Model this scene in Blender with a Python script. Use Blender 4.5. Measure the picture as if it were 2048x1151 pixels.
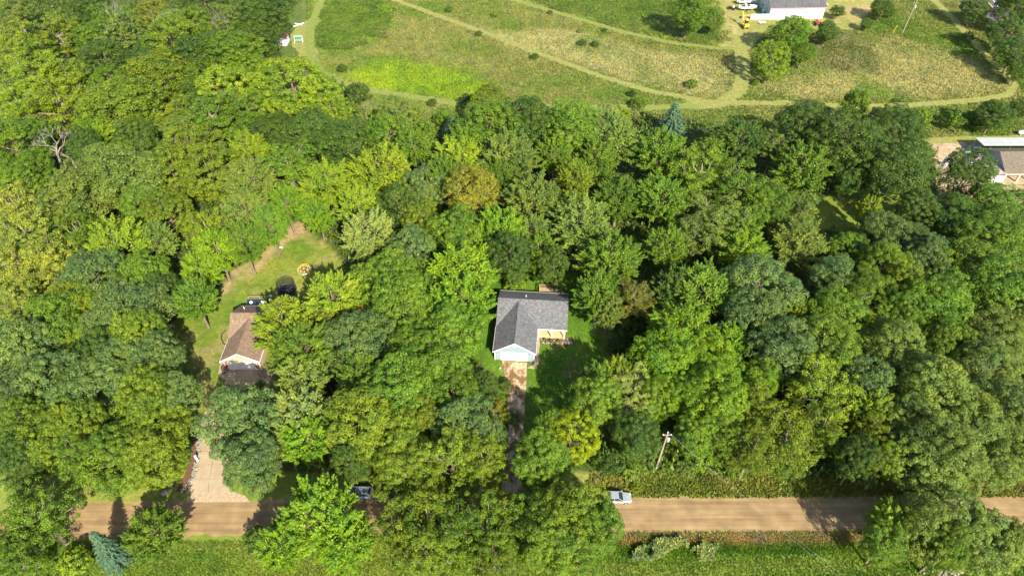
import bpy, bmesh, math, random
import numpy as np
from mathutils import Vector, Matrix
R = math.radians
scene = bpy.context.scene
for o in list(bpy.data.objects): bpy.data.objects.remove(o, do_unlink=True)

# ------------------------------------------------------------------ camera
CAM_H = 100.0; TILT = R(45); FPX = 2048/36*24
cd = bpy.data.cameras.new('camera'); cd.lens = 24; cd.sensor_width = 36
cd.clip_start = 1; cd.clip_end = 8000
cam = bpy.data.objects.new('camera', cd); scene.collection.objects.link(cam)
cam.location = (0, 0, CAM_H); cam.rotation_euler = (TILT, 0, 0)
scene.camera = cam
# ------------------------------------------------------------------ world and sun
SUN_EL, SUN_AZ = 37, 24          # shadows fall away from the camera and to its left
w = bpy.data.worlds.new('World'); scene.world = w; w.use_nodes = True
nt = w.node_tree; nt.nodes.clear()
sky = nt.nodes.new('ShaderNodeTexSky'); sky.sky_type = 'NISHITA'; sky.sun_disc = False
sky.sun_elevation = R(SUN_EL); sky.sun_rotation = R(180-SUN_AZ)
bg = nt.nodes.new('ShaderNodeBackground'); bg.inputs[1].default_value = 0.115
ow = nt.nodes.new('ShaderNodeOutputWorld')
nt.links.new(sky.outputs[0], bg.inputs[0]); nt.links.new(bg.outputs[0], ow.inputs[0])
sl = bpy.data.lights.new('sun', 'SUN'); sl.energy = 4.9; sl.angle = R(0.53); sl.color = (1, 0.91, 0.74)
so = bpy.data.objects.new('sun', sl); scene.collection.objects.link(so); so.location = (60, -120, 200)
so.rotation_euler = (R(90-SUN_EL), 0, R(SUN_AZ))
scene.view_settings.view_transform = 'Standard'; scene.view_settings.look = 'None'
scene.view_settings.gamma = 1; scene.view_settings.use_curve_mapping = False
scene.view_settings.exposure = 1.38

# ------------------------------------------------------------------ helpers
COL = scene.collection
rnd = random.Random(5)
rng = np.random.default_rng(11)
def at(px, py, z=0.0):
    """point of the place at height z seen at a spot of the 2048 px wide survey picture"""
    u = (px-1024)/FPX; v = -(py-575.5)/FPX
    c, s = math.cos(TILT), math.sin(TILT)
    dy = c+v*s; dz = -s+v*c
    t = (z-CAM_H)/dz
    return Vector((u*t, dy*t, z))
def depth(p): return p[1]*math.cos(TILT)-(p[2]-CAM_H)*math.sin(TILT)
def tag(o, label=None, cat=None, group=None, kind=None):
    if label: o['label'] = label
    if cat: o['category'] = cat
    if group: o['group'] = group
    if kind: o['kind'] = kind
    return o
def empty(name, loc=(0,0,0), rz=0, **k):
    o = bpy.data.objects.new(name, None); COL.objects.link(o)
    o.location = loc; o.rotation_euler = (0,0,rz); o.empty_display_size = .5
    return tag(o, **k)
class MB:
    def __init__(s): s.v = []; s.f = []
    def add(s, vs, fs):
        n = len(s.v); s.v += [tuple(v) for v in vs]; s.f += [tuple(i+n for i in f) for f in fs]; return s
    def box(s, x0, x1, y0, y1, z0, z1):
        return s.add([(x0,y0,z0),(x1,y0,z0),(x1,y1,z0),(x0,y1,z0),(x0,y0,z1),(x1,y0,z1),(x1,y1,z1),(x0,y1,z1)],
              [(3,2,1,0),(4,5,6,7),(0,1,5,4),(1,2,6,5),(2,3,7,6),(3,0,4,7)])
    def prism(s, poly, d):                       # polygon of 3D points pushed along d
        n = len(poly); d = Vector(d); p = [Vector(q) for q in poly]
        return s.add(p+[q+d for q in p], [tuple(range(n))[::-1], tuple(range(n,2*n))]+[(i,(i+1)%n,(i+1)%n+n,i+n) for i in range(n)])
    def slab(s, poly, t): return s.prism(poly, (0,0,-t))
    def tube(s, pts, rs, n=6, caps=True):
        pts = [Vector(p) for p in pts]
        if not hasattr(rs, '__len__'): rs = [rs]*len(pts)
        rings = []; b = len(s.v)
        for i, p in enumerate(pts):
            d = (pts[min(i+1,len(pts)-1)]-pts[max(i-1,0)])
            d = d.normalized() if d.length > 1e-9 else Vector((0,0,1))
            a = d.cross(Vector((0,0,1)) if abs(d.z) < .9 else Vector((1,0,0))).normalized(); c = d.cross(a)
            for k in range(n):
                t = 2*math.pi*k/n
                s.v.append(tuple(p+(a*math.cos(t)+c*math.sin(t))*rs[i]))
        for i in range(len(pts)-1):
            for k in range(n):
                s.f.append((b+i*n+k, b+i*n+(k+1)%n, b+(i+1)*n+(k+1)%n, b+(i+1)*n+k))
        if caps:
            s.f.append(tuple(b+k for k in range(n))[::-1]); e = b+(len(pts)-1)*n
            s.f.append(tuple(e+k for k in range(n)))
        return s
    def loft(s, secs, close=True, caps=True):
        b = len(s.v); n = len(secs[0])
        for q in secs: s.v += [tuple(x) for x in q]
        for i in range(len(secs)-1):
            for k in range(n if close else n-1):
                s.f.append((b+i*n+k, b+i*n+(k+1)%n, b+(i+1)*n+(k+1)%n, b+(i+1)*n+k))
        if caps and close:
            s.f.append(tuple(b+k for k in range(n))[::-1]); e = b+(len(secs)-1)*n
            s.f.append(tuple(e+k for k in range(n)))
        return s
    def lathe(s, prof, n=16, c=(0,0,0)):
        return s.loft([[(c[0]+r*math.cos(2*math.pi*k/n), c[1]+r*math.sin(2*math.pi*k/n), c[2]+z) for k in range(n)] for r, z in prof])
    def wheel(s, c, r, wdt, n=14):               # axle along y
        prof = [(r*.55,-wdt/2),(r*.95,-wdt/2),(r,-wdt*.3),(r,wdt*.3),(r*.95,wdt/2),(r*.55,wdt/2)]
        return s.loft([[(c[0]+q*math.cos(2*math.pi*k/n), c[1]+y, c[2]+q*math.sin(2*math.pi*k/n)) for k in range(n)] for q, y in prof])
    def build(s, name, mat, parent=None, smooth=False, bevel=0):
        me = bpy.data.meshes.new(name); me.from_pydata(s.v, [], s.f)
        bm = bmesh.new(); bm.from_mesh(me); bmesh.ops.recalc_face_normals(bm, faces=bm.faces)
        if bevel: bmesh.ops.bevel(bm, geom=bm.edges[:], offset=bevel, segments=2, affect='EDGES', clamp_overlap=True)
        bm.to_mesh(me); bm.free()
        if smooth:
            for p in me.polygons: p.use_smooth = True
        if mat: me.materials.append(mat)
        o = bpy.data.objects.new(name, me); COL.objects.link(o)
        if parent: o.parent = parent
        return o
def copy_tree(o, parent=None):
    c = o.copy(); COL.objects.link(c); c.parent = parent
    for ch in o.children: copy_tree(ch, c)
    return c
def bulk(name, V, F, mat, C=None, parent=None, smooth=False):
    """fast mesh from numpy arrays; F is (n,k)"""
    me = bpy.data.meshes.new(name); k = F.shape[1]
    me.vertices.add(len(V)); me.vertices.foreach_set('co', np.ascontiguousarray(V, np.float32).ravel())
    me.loops.add(F.size); me.loops.foreach_set('vertex_index', np.ascontiguousarray(F, np.int32).ravel())
    me.polygons.add(len(F)); me.polygons.foreach_set('loop_start', np.arange(0, F.size, k, dtype=np.int32))
    me.update(calc_edges=True)
    if C is not None:
        a = me.color_attributes.new('tint', 'FLOAT_COLOR', 'POINT')
        a.data.foreach_set('color', np.concatenate([C, np.ones((len(C),1))], 1).astype(np.float32).ravel())
    if smooth: me.polygons.foreach_set('use_smooth', np.ones(len(F), bool))
    me.materials.append(mat)
    o = bpy.data.objects.new(name, me); COL.objects.link(o)
    if parent: o.parent = parent
    return o
def vnoise(X, Y, s, seed):
    """smooth value noise in 0..1"""
    r = np.random.default_rng(seed).random((256,256)); x = X/s; y = Y/s
    xi = np.floor(x).astype(int); yi = np.floor(y).astype(int); fx = x-xi; fy = y-yi
    fx = fx*fx*(3-2*fx); fy = fy*fy*(3-2*fy); g = lambda a, b: r[a % 256, b % 256]
    return (g(xi,yi)*(1-fx)+g(xi+1,yi)*fx)*(1-fy)+(g(xi,yi+1)*(1-fx)+g(xi+1,yi+1)*fx)*fy
def fbm(X, Y, s, seed): return (vnoise(X,Y,s,seed)*.5+vnoise(X,Y,s/2.1,seed+1)*.3+vnoise(X,Y,s/4.3,seed+2)*.2)
def inside(X, Y, poly):
    c = np.zeros(X.shape, bool); n = len(poly)
    for i in range(n):
        x0, y0 = poly[i][0], poly[i][1]; x1, y1 = poly[(i+1)%n][0], poly[(i+1)%n][1]
        if y0 == y1: continue
        c ^= ((y0 > Y) != (y1 > Y)) & (X < (x1-x0)*(Y-y0)/(y1-y0)+x0)
    return c
def dist_line(X, Y, pts):
    d = np.full(X.shape, 1e9)
    for a, b in zip(pts[:-1], pts[1:]):
        vx, vy = b[0]-a[0], b[1]-a[1]; L = vx*vx+vy*vy+1e-9
        t = np.clip(((X-a[0])*vx+(Y-a[1])*vy)/L, 0, 1)
        d = np.minimum(d, np.hypot(X-a[0]-t*vx, Y-a[1]-t*vy))
    return d
G = lambda *pp: [at(*q) for q in pp]

# ------------------------------------------------------------------ materials
def nodes(name):
    m = bpy.data.materials.new(name); m.use_nodes = True; t = m.node_tree
    return m, t, t.nodes['Principled BSDF'], lambda a, b: t.links.new(a, b)
def ramp(t, stops):
    r = t.nodes.new('ShaderNodeValToRGB'); e = r.color_ramp.elements
    e[0].position, e[0].color = stops[0][0], (*stops[0][1],1); e[1].position, e[1].color = stops[-1][0], (*stops[-1][1],1)
    for p, c in stops[1:-1]: q = e.new(p); q.color = (*c,1)
    return r
def mat(name, col, rough=.7, var=.25, scale=3, stretch=(1,1,1), bump=0, metal=0, spec=.3, col2=None, detail=6, fine=None, lohi=(.32,.68)):
    m, t, b, L = nodes(name)
    tc = t.nodes.new('ShaderNodeTexCoord'); mp = t.nodes.new('ShaderNodeMapping'); mp.inputs['Scale'].default_value = stretch
    n = t.nodes.new('ShaderNodeTexNoise'); n.inputs['Scale'].default_value = scale; n.inputs['Detail'].default_value = detail; n.inputs['Roughness'].default_value = .65
    L(tc.outputs['Object'], mp.inputs[0]); L(mp.outputs[0], n.inputs['Vector'])
    c2 = col2 or tuple(c*(1-var) for c in col); c1 = col if col2 else tuple(min(1, c*(1+var)) for c in col)
    r = ramp(t, [(lohi[0], c2), (lohi[1], c1)]); L(n.outputs['Fac'], r.inputs[0])
    out = r.outputs[0]
    if fine:
        n2 = t.nodes.new('ShaderNodeTexNoise'); n2.inputs['Scale'].default_value = fine[0]; n2.inputs['Detail'].default_value = 3
        L(tc.outputs['Object'], n2.inputs['Vector'])
        r2 = ramp(t, [(.3, (1-fine[1],)*3), (.7, (1+fine[1],)*3)]); L(n2.outputs['Fac'], r2.inputs[0])
        mx = t.nodes.new('ShaderNodeMix'); mx.data_type = 'RGBA'; mx.blend_type = 'MULTIPLY'; mx.inputs['Factor'].default_value = 1
        L(out, mx.inputs['A']); L(r2.outputs[0], mx.inputs['B']); out = mx.outputs['Result']
    L(out, b.inputs['Base Color'])
    b.inputs['Roughness'].default_value = rough; b.inputs['Metallic'].default_value = metal; b.inputs['Specular IOR Level'].default_value = spec
    if bump:
        bp = t.nodes.new('ShaderNodeBump'); bp.inputs['Strength'].default_value = 1; bp.inputs['Distance'].default_value = bump
        L(n.outputs['Fac'], bp.inputs['Height']); L(bp.outputs[0], b.inputs['Normal'])
    return m
def tint_mat(name, fine=.6, fvar=.35, bump=.06, rough=.9, obj_tint=False, trans=0):
    """colour comes from the mesh's own tint attribute, broken up by fine noise"""
    m, t, b, L = nodes(name)
    a = t.nodes.new('ShaderNodeAttribute'); a.attribute_name = 'tint'
    tc = t.nodes.new('ShaderNodeTexCoord')
    n = t.nodes.new('ShaderNodeTexNoise'); n.inputs['Scale'].default_value = fine; n.inputs['Detail'].default_value = 8; n.inputs['Roughness'].default_value = .75
    L(tc.outputs['Object'], n.inputs['Vector'])
    r = ramp(t, [(.3, (1-fvar,)*3), (.72, (1+fvar,)*3)]); L(n.outputs['Fac'], r.inputs[0])
    mx = t.nodes.new('ShaderNodeMix'); mx.data_type = 'RGBA'; mx.blend_type = 'MULTIPLY'; mx.inputs['Factor'].default_value = 1
    L(a.outputs['Color'], mx.inputs['A']); L(r.outputs[0], mx.inputs['B']); L(mx.outputs['Result'], b.inputs['Base Color'])
    b.inputs['Roughness'].default_value = rough; b.inputs['Specular IOR Level'].default_value = .15
    if bump:
        bp = t.nodes.new('ShaderNodeBump'); bp.inputs['Strength'].default_value = 1; bp.inputs['Distance'].default_value = bump
        L(n.outputs['Fac'], bp.inputs['Height']); L(bp.outputs[0], b.inputs['Normal'])
    return m
def leaf_mat(name, from_tint=False, var=.35, trans=.2, gloss=.35):
    m, t, b, L = nodes(name)
    if from_tint:
        s = t.nodes.new('ShaderNodeAttribute'); s.attribute_name = 'tint'; col = s.outputs['Color']
    else:
        s = t.nodes.new('ShaderNodeObjectInfo'); col = s.outputs['Color']
    ge = t.nodes.new('ShaderNodeNewGeometry')
    r = ramp(t, [(0, (1-var*1.1, 1-var, 1-var)), (.6, (1, 1, 1)), (1, (1+var*1.3, 1+var, 1-var*.1))]); L(ge.outputs['Random Per Island'], r.inputs[0])
    mx = t.nodes.new('ShaderNodeMix'); mx.data_type = 'RGBA'; mx.blend_type = 'MULTIPLY'; mx.inputs['Factor'].default_value = 1
    L(col, mx.inputs['A']); L(r.outputs[0], mx.inputs['B'])
    # broad patches of older and younger leaves within a crown
    tc = t.nodes.new('ShaderNodeTexCoord'); n = t.nodes.new('ShaderNodeTexNoise'); n.inputs['Scale'].default_value = .28; n.inputs['Detail'].default_value = 3
    oi = t.nodes.new('ShaderNodeObjectInfo'); va = t.nodes.new('ShaderNodeVectorMath'); va.operation = 'MULTIPLY_ADD'
    va.inputs[1].default_value = (1,1,1); L(tc.outputs['Object'], va.inputs[0]); L(oi.outputs['Location'], va.inputs[2]); L(va.outputs[0], n.inputs['Vector'])
    r2 = ramp(t, [(.33, (.66, .78, .95)), (.5, (1,1,1)), (.68, (1.24, 1.15, .9))]); L(n.outputs['Fac'], r2.inputs[0])
    m2 = t.nodes.new('ShaderNodeMix'); m2.data_type = 'RGBA'; m2.blend_type = 'MULTIPLY'; m2.inputs['Factor'].default_value = 1
    L(mx.outputs['Result'], m2.inputs['A']); L(r2.outputs[0], m2.inputs['B']); out = m2.outputs['Result']
    L(out, b.inputs['Base Color']); b.inputs['Roughness'].default_value = .5; b.inputs['Specular IOR Level'].default_value = gloss
    tr = t.nodes.new('ShaderNodeBsdfTranslucent'); L(out, tr.inputs['Color'])
    ms = t.nodes.new('ShaderNodeMixShader'); ms.inputs[0].default_value = trans
    L(b.outputs[0], ms.inputs[1]); L(tr.outputs[0], ms.inputs[2]); L(ms.outputs[0], t.nodes['Material Output'].inputs['Surface'])
    return m
def roof_mat(name, col, col2):
    m, t, b, L = nodes(name)
    tc = t.nodes.new('ShaderNodeTexCoord')
    br = t.nodes.new('ShaderNodeTexBrick'); br.inputs['Scale'].default_value = 1.0
    br.inputs['Brick Width'].default_value = .45; br.inputs['Row Height'].default_value = .2; br.inputs['Mortar Size'].default_value = .012; br.inputs['Bias'].default_value = 0
    br.inputs['Color1'].default_value = (*col,1); br.inputs['Color2'].default_value = (*col2,1); br.inputs['Mortar'].default_value = (*[c*.45 for c in col2],1)
    L(tc.outputs['Object'], br.inputs['Vector'])
    n = t.nodes.new('ShaderNodeTexNoise'); n.inputs['Scale'].default_value = 2.6; n.inputs['Detail'].default_value = 8; n.inputs['Roughness'].default_value = .7
    L(tc.outputs['Object'], n.inputs['Vector'])
    r = ramp(t, [(.3, (.6,)*3), (.7, (1.35,)*3)]); L(n.outputs['Fac'], r.inputs[0])
    mx = t.nodes.new('ShaderNodeMix'); mx.data_type = 'RGBA'; mx.blend_type = 'MULTIPLY'; mx.inputs['Factor'].default_value = 1
    L(br.outputs['Color'], mx.inputs['A']); L(r.outputs[0], mx.inputs['B']); L(mx.outputs['Result'], b.inputs['Base Color'])
    bp = t.nodes.new('ShaderNodeBump'); bp.inputs['Distance'].default_value = .03; L(br.outputs['Fac'], bp.inputs['Height']); bp.invert = True
    L(bp.outputs[0], b.inputs['Normal']); b.inputs['Roughness'].default_value = .9; b.inputs['Specular IOR Level'].default_value = .2
    return m
def plain(name, col, rough=.5, metal=0, spec=.5, alpha=1):
    m = mat(name, col, rough, .08, 2, metal=metal, spec=spec)
    m.node_tree.nodes['Principled BSDF'].inputs['Alpha'].default_value = alpha
    return m
M = dict(
 ground=tint_mat('ground_cover', .8, .42, .12), grassblade=leaf_mat('grass_blades', True, .3, .25, .1), weeds=leaf_mat('weed_leaves', True, .3, .3, .25),
 leaf=leaf_mat('tree_leaves', False, .36, .17, .18), needle=leaf_mat('needles', False, .3, .1, .3),
 bark=mat('bark', (.15,.115,.08), .9, .35, 4, (1,1,.25), .03), deadbark=mat('dead_wood', (.23,.205,.17), .9, .25, 5, (1,1,.3), .02),
 palebark=mat('pale_bark', (.19,.155,.11), .9, .3, 4, (1,1,.3), .02),
 road=mat('gravel_road', (.275,.19,.092), .95, .2, .9, (.05,1.6,1), .03, col2=(.165,.108,.053), fine=(.45,.2)),
 apron=mat('gravel_apron', (.33,.25,.16), .95, .3, 2.5, bump=.04, fine=(9,.3)),
 conc=mat('concrete', (.37,.30,.20), .9, .2, .45, (1,1,1), .004, col2=(.27,.205,.13), fine=(6,.07)),
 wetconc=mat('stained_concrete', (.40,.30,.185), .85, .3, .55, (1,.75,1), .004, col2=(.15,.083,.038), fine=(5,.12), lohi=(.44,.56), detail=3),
 mulch=mat('mulch', (.11,.06,.035), .95, .4, 6, bump=.05), soil=mat('bare_soil', (.36,.25,.15), .95, .25, 1.4, bump=.05, fine=(6,.25)),
 stone=mat('pale_stone', (.24,.215,.17), .9, .3, 5), asphalt=mat('asphalt', (.075,.072,.075), .9, .25, 3), yellow_line=plain('yellow_line', (.6,.4,.05), .8), white_line=plain('white_line', (.7,.7,.66), .8),
 roofgrey=roof_mat('grey_shingles', (.165,.167,.172), (.105,.107,.112)), roofbrown=roof_mat('brown_shingles', (.25,.175,.12), (.18,.125,.085)), rooftan=roof_mat('tan_shingles', (.17,.14,.105), (.125,.105,.08)),
 barnroof=mat('barn_roof', (.075,.075,.08), .8, .3, .8, (2.5,.4,1), .01, fine=(4,.2)),
 sidingblue=mat('blue_grey_siding', (.22,.28,.33), .7, .05, 1, (.3,.3,14), .008), sidingcream=mat('cream_siding', (.40,.31,.21), .7, .05, 1, (.3,.3,14), .008),
 white=mat('white_paint', (.78,.78,.77), .5, .05, 1.5), offwhite=mat('dull_white', (.62,.62,.6), .6, .12, 2), barnwhite=mat('white_metal_siding', (.74,.74,.74), .5, .04, 2, (9,9,.2), .01),
 sidinggrey=mat('grey_metal_siding', (.36,.40,.40), .6, .06, 2, (9,9,.2), .01), darkgrey=plain('dark_grey', (.06,.06,.065), .6), black=plain('black', (.015,.015,.017), .6), tyre=plain('tyre', (.02,.02,.02), .85),
 glass=plain('dark_glass', (.02,.03,.035), .08, spec=.8), silver=plain('silver_car_paint', (.50,.53,.55), .3, .6, .6), bluegrey=plain('blue_grey_car_paint', (.25,.32,.38), .3, .5, .6), rim=plain('alloy_rim', (.55,.55,.55), .35, .8),
 lamp_glass=plain('lamp_glass', (.75,.75,.7), .15), deckwood=mat('deck_wood', (.34,.26,.15), .85, .25, 3, (.3,4,1), .01), porchwood=mat('porch_floor', (.50,.35,.18), .8, .15, 3, (.4,6,1), .01), greywood=mat('weathered_wood', (.27,.24,.20), .9, .3, 3, (.5,5,1), .01),
 polewood=mat('pole_wood', (.27,.23,.17), .9, .2, 5, (1,1,.2)), steel=plain('galvanised_steel', (.52,.54,.55), .4, .5), navy=mat('navy_cloth', (.022,.035,.085), .8, .2, 3), cushion=mat('white_cushion', (.7,.69,.6), .85, .06, 3),
 yellow=plain('yellow_paint', (.62,.42,.03), .5), red=plain('red_paint', (.50,.03,.03), .5), teal=plain('teal_plastic', (.05,.42,.42), .5), greenpaint=plain('green_paint', (.18,.33,.20), .6), metalroof=mat('pale_metal_roof', (.36,.37,.36), .45, .06, .8, (1,1,1), .004),
 tanmetal=mat('tan_metal_roof', (.36,.30,.26), .5, .08, .8), beige=mat('beige_stucco', (.50,.42,.29), .85, .08, 3), wallgrey=mat('grey_beige_siding', (.33,.32,.29), .8, .08, 1, (.3,.3,14)), net=plain('black_mesh', (.012,.014,.014), .9, alpha=.55), flower=mat('red_flowers', (.45,.03,.03), .7, .5, 20), carpet=plain('rust_brown', (.18,.07,.035), .8), wire=plain('wire', (.22,.2,.17), .6), orangewood=mat('orange_boards', (.45,.28,.11), .8, .2, 3))

# ------------------------------------------------------------------ the ground and its cover
FOREST = [G((-700,-30),(590,-30),(600,0),(575,40),(560,120),(600,128),(690,175),(730,250),(900,262),(1180,240),(1380,240),(1460,280),(1640,250),(1860,270),(1870,340),(1880,400),(1740,430),(1700,380),(1650,420),(1680,470),(1900,480),(2700,470),(2700,960),(1700,955),(1240,955),(1050,930),(1090,860),(1140,800),(1230,760),(1240,700),(1180,560),(1110,545),(1000,550),(985,640),(940,690),(985,760),(1005,850),(1000,955),(560,985),(500,930),(530,800),(540,640),(640,570),(690,520),(640,470),(590,452),(555,470),(500,520),(455,560),(430,610),(345,645),(345,720),(385,830),(370,940),(330,980),(-700,990))]
MEADOW = G((610,-40),(2300,-40),(2300,300),(1870,285),(1640,262),(1380,250),(930,275),(700,262),(615,140))
LUSH1 = G((640,-5),(765,-5),(790,50),(740,88),(650,100),(632,50))
LIME = G((690,150),(760,120),(850,128),(955,160),(985,186),(900,196),(760,184))
DRY1 = G((880,40),(1000,62),(1150,60),(1300,100),(1460,120),(1475,180),(1400,192),(1250,165),(1080,105),(900,45))
TOPGREEN = G((1020,-10),(1440,-10),(1450,92),(1300,72),(1130,24))
RFIELD = G((1640,150),(1700,105),(1780,70),(1860,90),(1930,110),(1990,140),(2010,180),(1900,200),(1750,195),(1700,190),(1560,190),(1500,190),(1500,160))
RGREEN = G((1700,150),(1760,165),(1830,200),(1760,205),(1715,180))
RDARK = G((1610,90),(1700,60),(1760,110),(1750,150),(1640,140))
YARD = G((1440,0),(1480,-10),(1760,-20),(1720,60),(1640,60),(1540,50),(1500,100),(1440,98))
SOIL1 = G((1680,15),(1740,10),(1750,35),(1700,40)); SOIL2 = G((1460,50),(1478,45),(1474,82),(1458,85))
DIRT = G((1866,283),(1960,285),(1960,335),(2060,380),(2060,420),(1880,385),(1850,330))
LAWN1 = G((592,450),(645,478),(700,540),(600,600),(545,650),(560,800),(450,830),(380,820),(335,690),(335,640),(400,640),(440,590),(470,555),(520,490))
TANEDGE = [G((590,462),(545,500),(490,545),(465,575)), G((600,455),(570,480))]
LAWN2 = G((905,690),(985,560),(1180,540),(1250,720),(1210,790),(1100,880),(1030,930),(990,760))
LAWN3 = G((1600,450),(1680,365),(1900,400),(1880,470),(1700,470))
BOTTOM = G((-300,1060),(2400,1055),(2600,1800),(-500,1800))
VERGE = G((-300,940),(2500,940),(2500,1075),(-300,1085))
def ground_colour(X, Y):
    X = np.asarray(X, float); Y = np.asarray(Y, float)
    nA = fbm(X, Y, 14, 3); nB = fbm(X, Y, 5, 9)
    W = [((fbm(X, Y, sc, 31+q)-.5)*am, (fbm(X, Y, sc, 61+q)-.5)*am) for q, (sc, am) in enumerate(((9,14),(5,11),(3,9),(14,18),(2,7)))]
    jx, jy = W[1][0]*.6, W[1][1]*.6
    C = np.empty(X.shape+(3,)); C[:] = (.075,.105,.022)
    def put(mask, c, c2=None, n=nB):
        c = np.array(c); c2 = np.array(c2 if c2 else c); al = np.asarray(mask, float)[..., None]
        k = np.clip((n-.3)/.4, 0, 1)[..., None]; C[:] = C*(1-al)+(c*(1-k)+c2*k)*al
    soft = lambda poly: sum(inside(X+wx, Y+wy, poly).astype(float) for wx, wy in W)/len(W)
    put(soft(MEADOW), (.095,.15,.022), (.165,.17,.048), nA)
    put(soft(LUSH1), (.10,.175,.016), (.14,.20,.026))
    put(soft(LIME)*.9, (.11,.19,.014), (.20,.275,.012), nA)
    put(soft(DRY1), (.145,.175,.05), (.25,.24,.09), nA)
    put(soft(TOPGREEN), (.095,.165,.02), (.15,.205,.032), nA)
    put(soft(RFIELD), (.14,.17,.042), (.25,.235,.085), nA)
    put(soft(RDARK), (.10,.12,.032), (.16,.15,.06))
    put(soft(RGREEN)*.8, (.10,.16,.02), (.16,.19,.035))
    put(soft(YARD), (.18,.19,.045), (.25,.22,.07), nA)
    put(soft(SOIL1)*.8, (.36,.26,.12), (.24,.19,.07)); put(soft(SOIL2)*.8, (.33,.27,.12), (.24,.22,.07))
    put(inside(X+jx*.4, Y+jy*.4, DIRT), (.29,.205,.125), (.36,.27,.17))
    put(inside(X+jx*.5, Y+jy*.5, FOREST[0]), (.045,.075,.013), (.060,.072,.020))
    put(inside(X+jx*.15, Y+jy*.15, LAWN1), (.095,.15,.018), (.185,.195,.034), nA)
    put(inside(X, Y, LAWN1)*np.clip((fbm(X*.5+Y*.6,Y*.5-X*.6,4,93)-.55)*6, 0, .6), (.25,.20,.085))
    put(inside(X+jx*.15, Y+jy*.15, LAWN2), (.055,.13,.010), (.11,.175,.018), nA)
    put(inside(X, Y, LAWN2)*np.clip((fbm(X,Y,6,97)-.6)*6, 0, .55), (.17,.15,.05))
    put(inside(X, Y, LAWN3), (.13,.18,.025), (.17,.19,.03), nA)
    d = np.minimum(dist_line(X, Y, TANEDGE[0]), dist_line(X, Y, TANEDGE[1])); put(np.clip((2.5-d+jx*.5)/1.5, 0, 1)*np.clip((fbm(X,Y,7,88)-.36)*7, 0, .92), (.29,.215,.11), (.36,.27,.15))
    put(inside(X+jx*.1, Y+jy*.1, VERGE) & ~inside(X, Y, LAWN1), (.14,.19,.026), (.21,.215,.05), nA)
    b = inside(X, Y+jy*.12, BOTTOM); st = fbm(X*.12, Y*1.3, 3, 77)
    put(b, (.075,.15,.015), (.145,.19,.028), st)
    put(b*np.clip((1.5-np.abs(dist_line(X, Y, BANK)))/1.0, 0, 1)*np.clip((vnoise(X,Y,3.5,90)+.35), 0, 1), (.30,.21,.095), (.22,.175,.06))
    C *= (.85+.3*fbm(X, Y, 2.4, 55))[..., None]
    return C
BANK = G((1240,1075),(1500,1074),(1700,1073),(1750,1076))
xs = np.concatenate([[-4000,-1500,-600,-330], np.arange(-215,216,1.0), [330,600,1500,4000]])
ys = np.concatenate([[-3000,-800,-200,-40], np.arange(5,262,1.0), [290,340,450,800,1600,5000]])
GX, GY = np.meshgrid(xs, ys)
ny, nx = GX.shape
V = np.stack([GX.ravel(), GY.ravel(), (fbm(GX,GY,9,5).ravel()-.5)*.0], 1)
ii = np.arange(nx*ny).reshape(ny,nx)
Fq = np.stack([ii[:-1,:-1].ravel(), ii[:-1,1:].ravel(), ii[1:,1:].ravel(), ii[1:,:-1].ravel()], 1)
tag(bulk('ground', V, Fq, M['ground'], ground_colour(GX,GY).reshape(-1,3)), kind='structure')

def strip(name, pts, wd, m, z, kind='structure', jit=.38, step=1.0):
    """a ribbon of ground following a line, with uneven edges"""
    P = [Vector(p) for p in pts]; q = []
    for i in range(len(P)-1):                       # Catmull-Rom through the points
        p0, p1, p2, p3 = P[max(i-1,0)], P[i], P[i+1], P[min(i+2,len(P)-1)]
        n = max(2, int((p2-p1).length/step))
        for k in range(n):
            t = k/n; q.append(.5*((2*p1)+(p2-p0)*t+(2*p0-5*p1+4*p2-p3)*t*t+(3*p1-p0-3*p2+p3)*t**3))
    q.append(P[-1]); r = random.Random(len(q)); vs = []; fs = []
    for i, p in enumerate(q):
        d = (q[min(i+1,len(q)-1)]-q[max(i-1,0)]); nrm = Vector((-d.y,d.x,0)).normalized()
        wl = wd[0]+(wd[1]-wd[0])*i/(len(q)-1) if hasattr(wd,'__len__') else wd
        a = p+nrm*(wl/2+r.uniform(-jit,jit)); b = p-nrm*(wl/2+r.uniform(-jit,jit))
        vs += [(a.x,a.y,z), (p.x,p.y,z), (b.x,b.y,z)]
    for i in range(len(q)-1):
        for k in (0,1): fs.append((3*i+k,3*i+3+k,3*i+4+k,3*i+1+k))
    o = MB().add(vs, fs).build(name, m); return tag(o, kind=kind)
M['path'] = mat('mown_grass', (.235,.22,.06), .95, .2, .8, bump=.03, col2=(.135,.155,.034), fine=(2.5,.3))
M['lushpath'] = mat('mown_grass_green', (.18,.20,.042), .95, .2, .8, bump=.03, col2=(.11,.15,.026), fine=(2.5,.3))
road_pts = G((-260,1064),(200,1040),(440,1034),(760,1029),(1050,1027),(1500,1026),(1760,1025),(2060,1021),(2400,1016))
strip('gravel_road', road_pts, 5.7, M['road'], .012, jit=.32)
strip('mown_path', G((752,-14),(850,22),(960,62),(1080,108),(1200,152),(1300,182),(1400,200)), 2.6, M['path'], .008)
strip('mown_path', G((980,-14),(1120,27),(1250,65),(1350,87),(1440,97),(1476,96)), 2.6, M['lushpath'], .012)
strip('mown_path', G((650,-14),(624,48),(620,100),(640,143),(700,173),(780,187),(880,202),(930,209),(1100,215),(1300,216),(1420,209)), 3.0, M['lushpath'], .016)
strip('mown_path', G((1380,204),(1500,207),(1600,207),(1720,214),(1850,209),(1960,200),(2018,190),(2028,170),(2004,140),(1970,108),(1940,75),(1905,36),(1868,0),(1850,-14)), 3.2, M['path'], .020)
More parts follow.
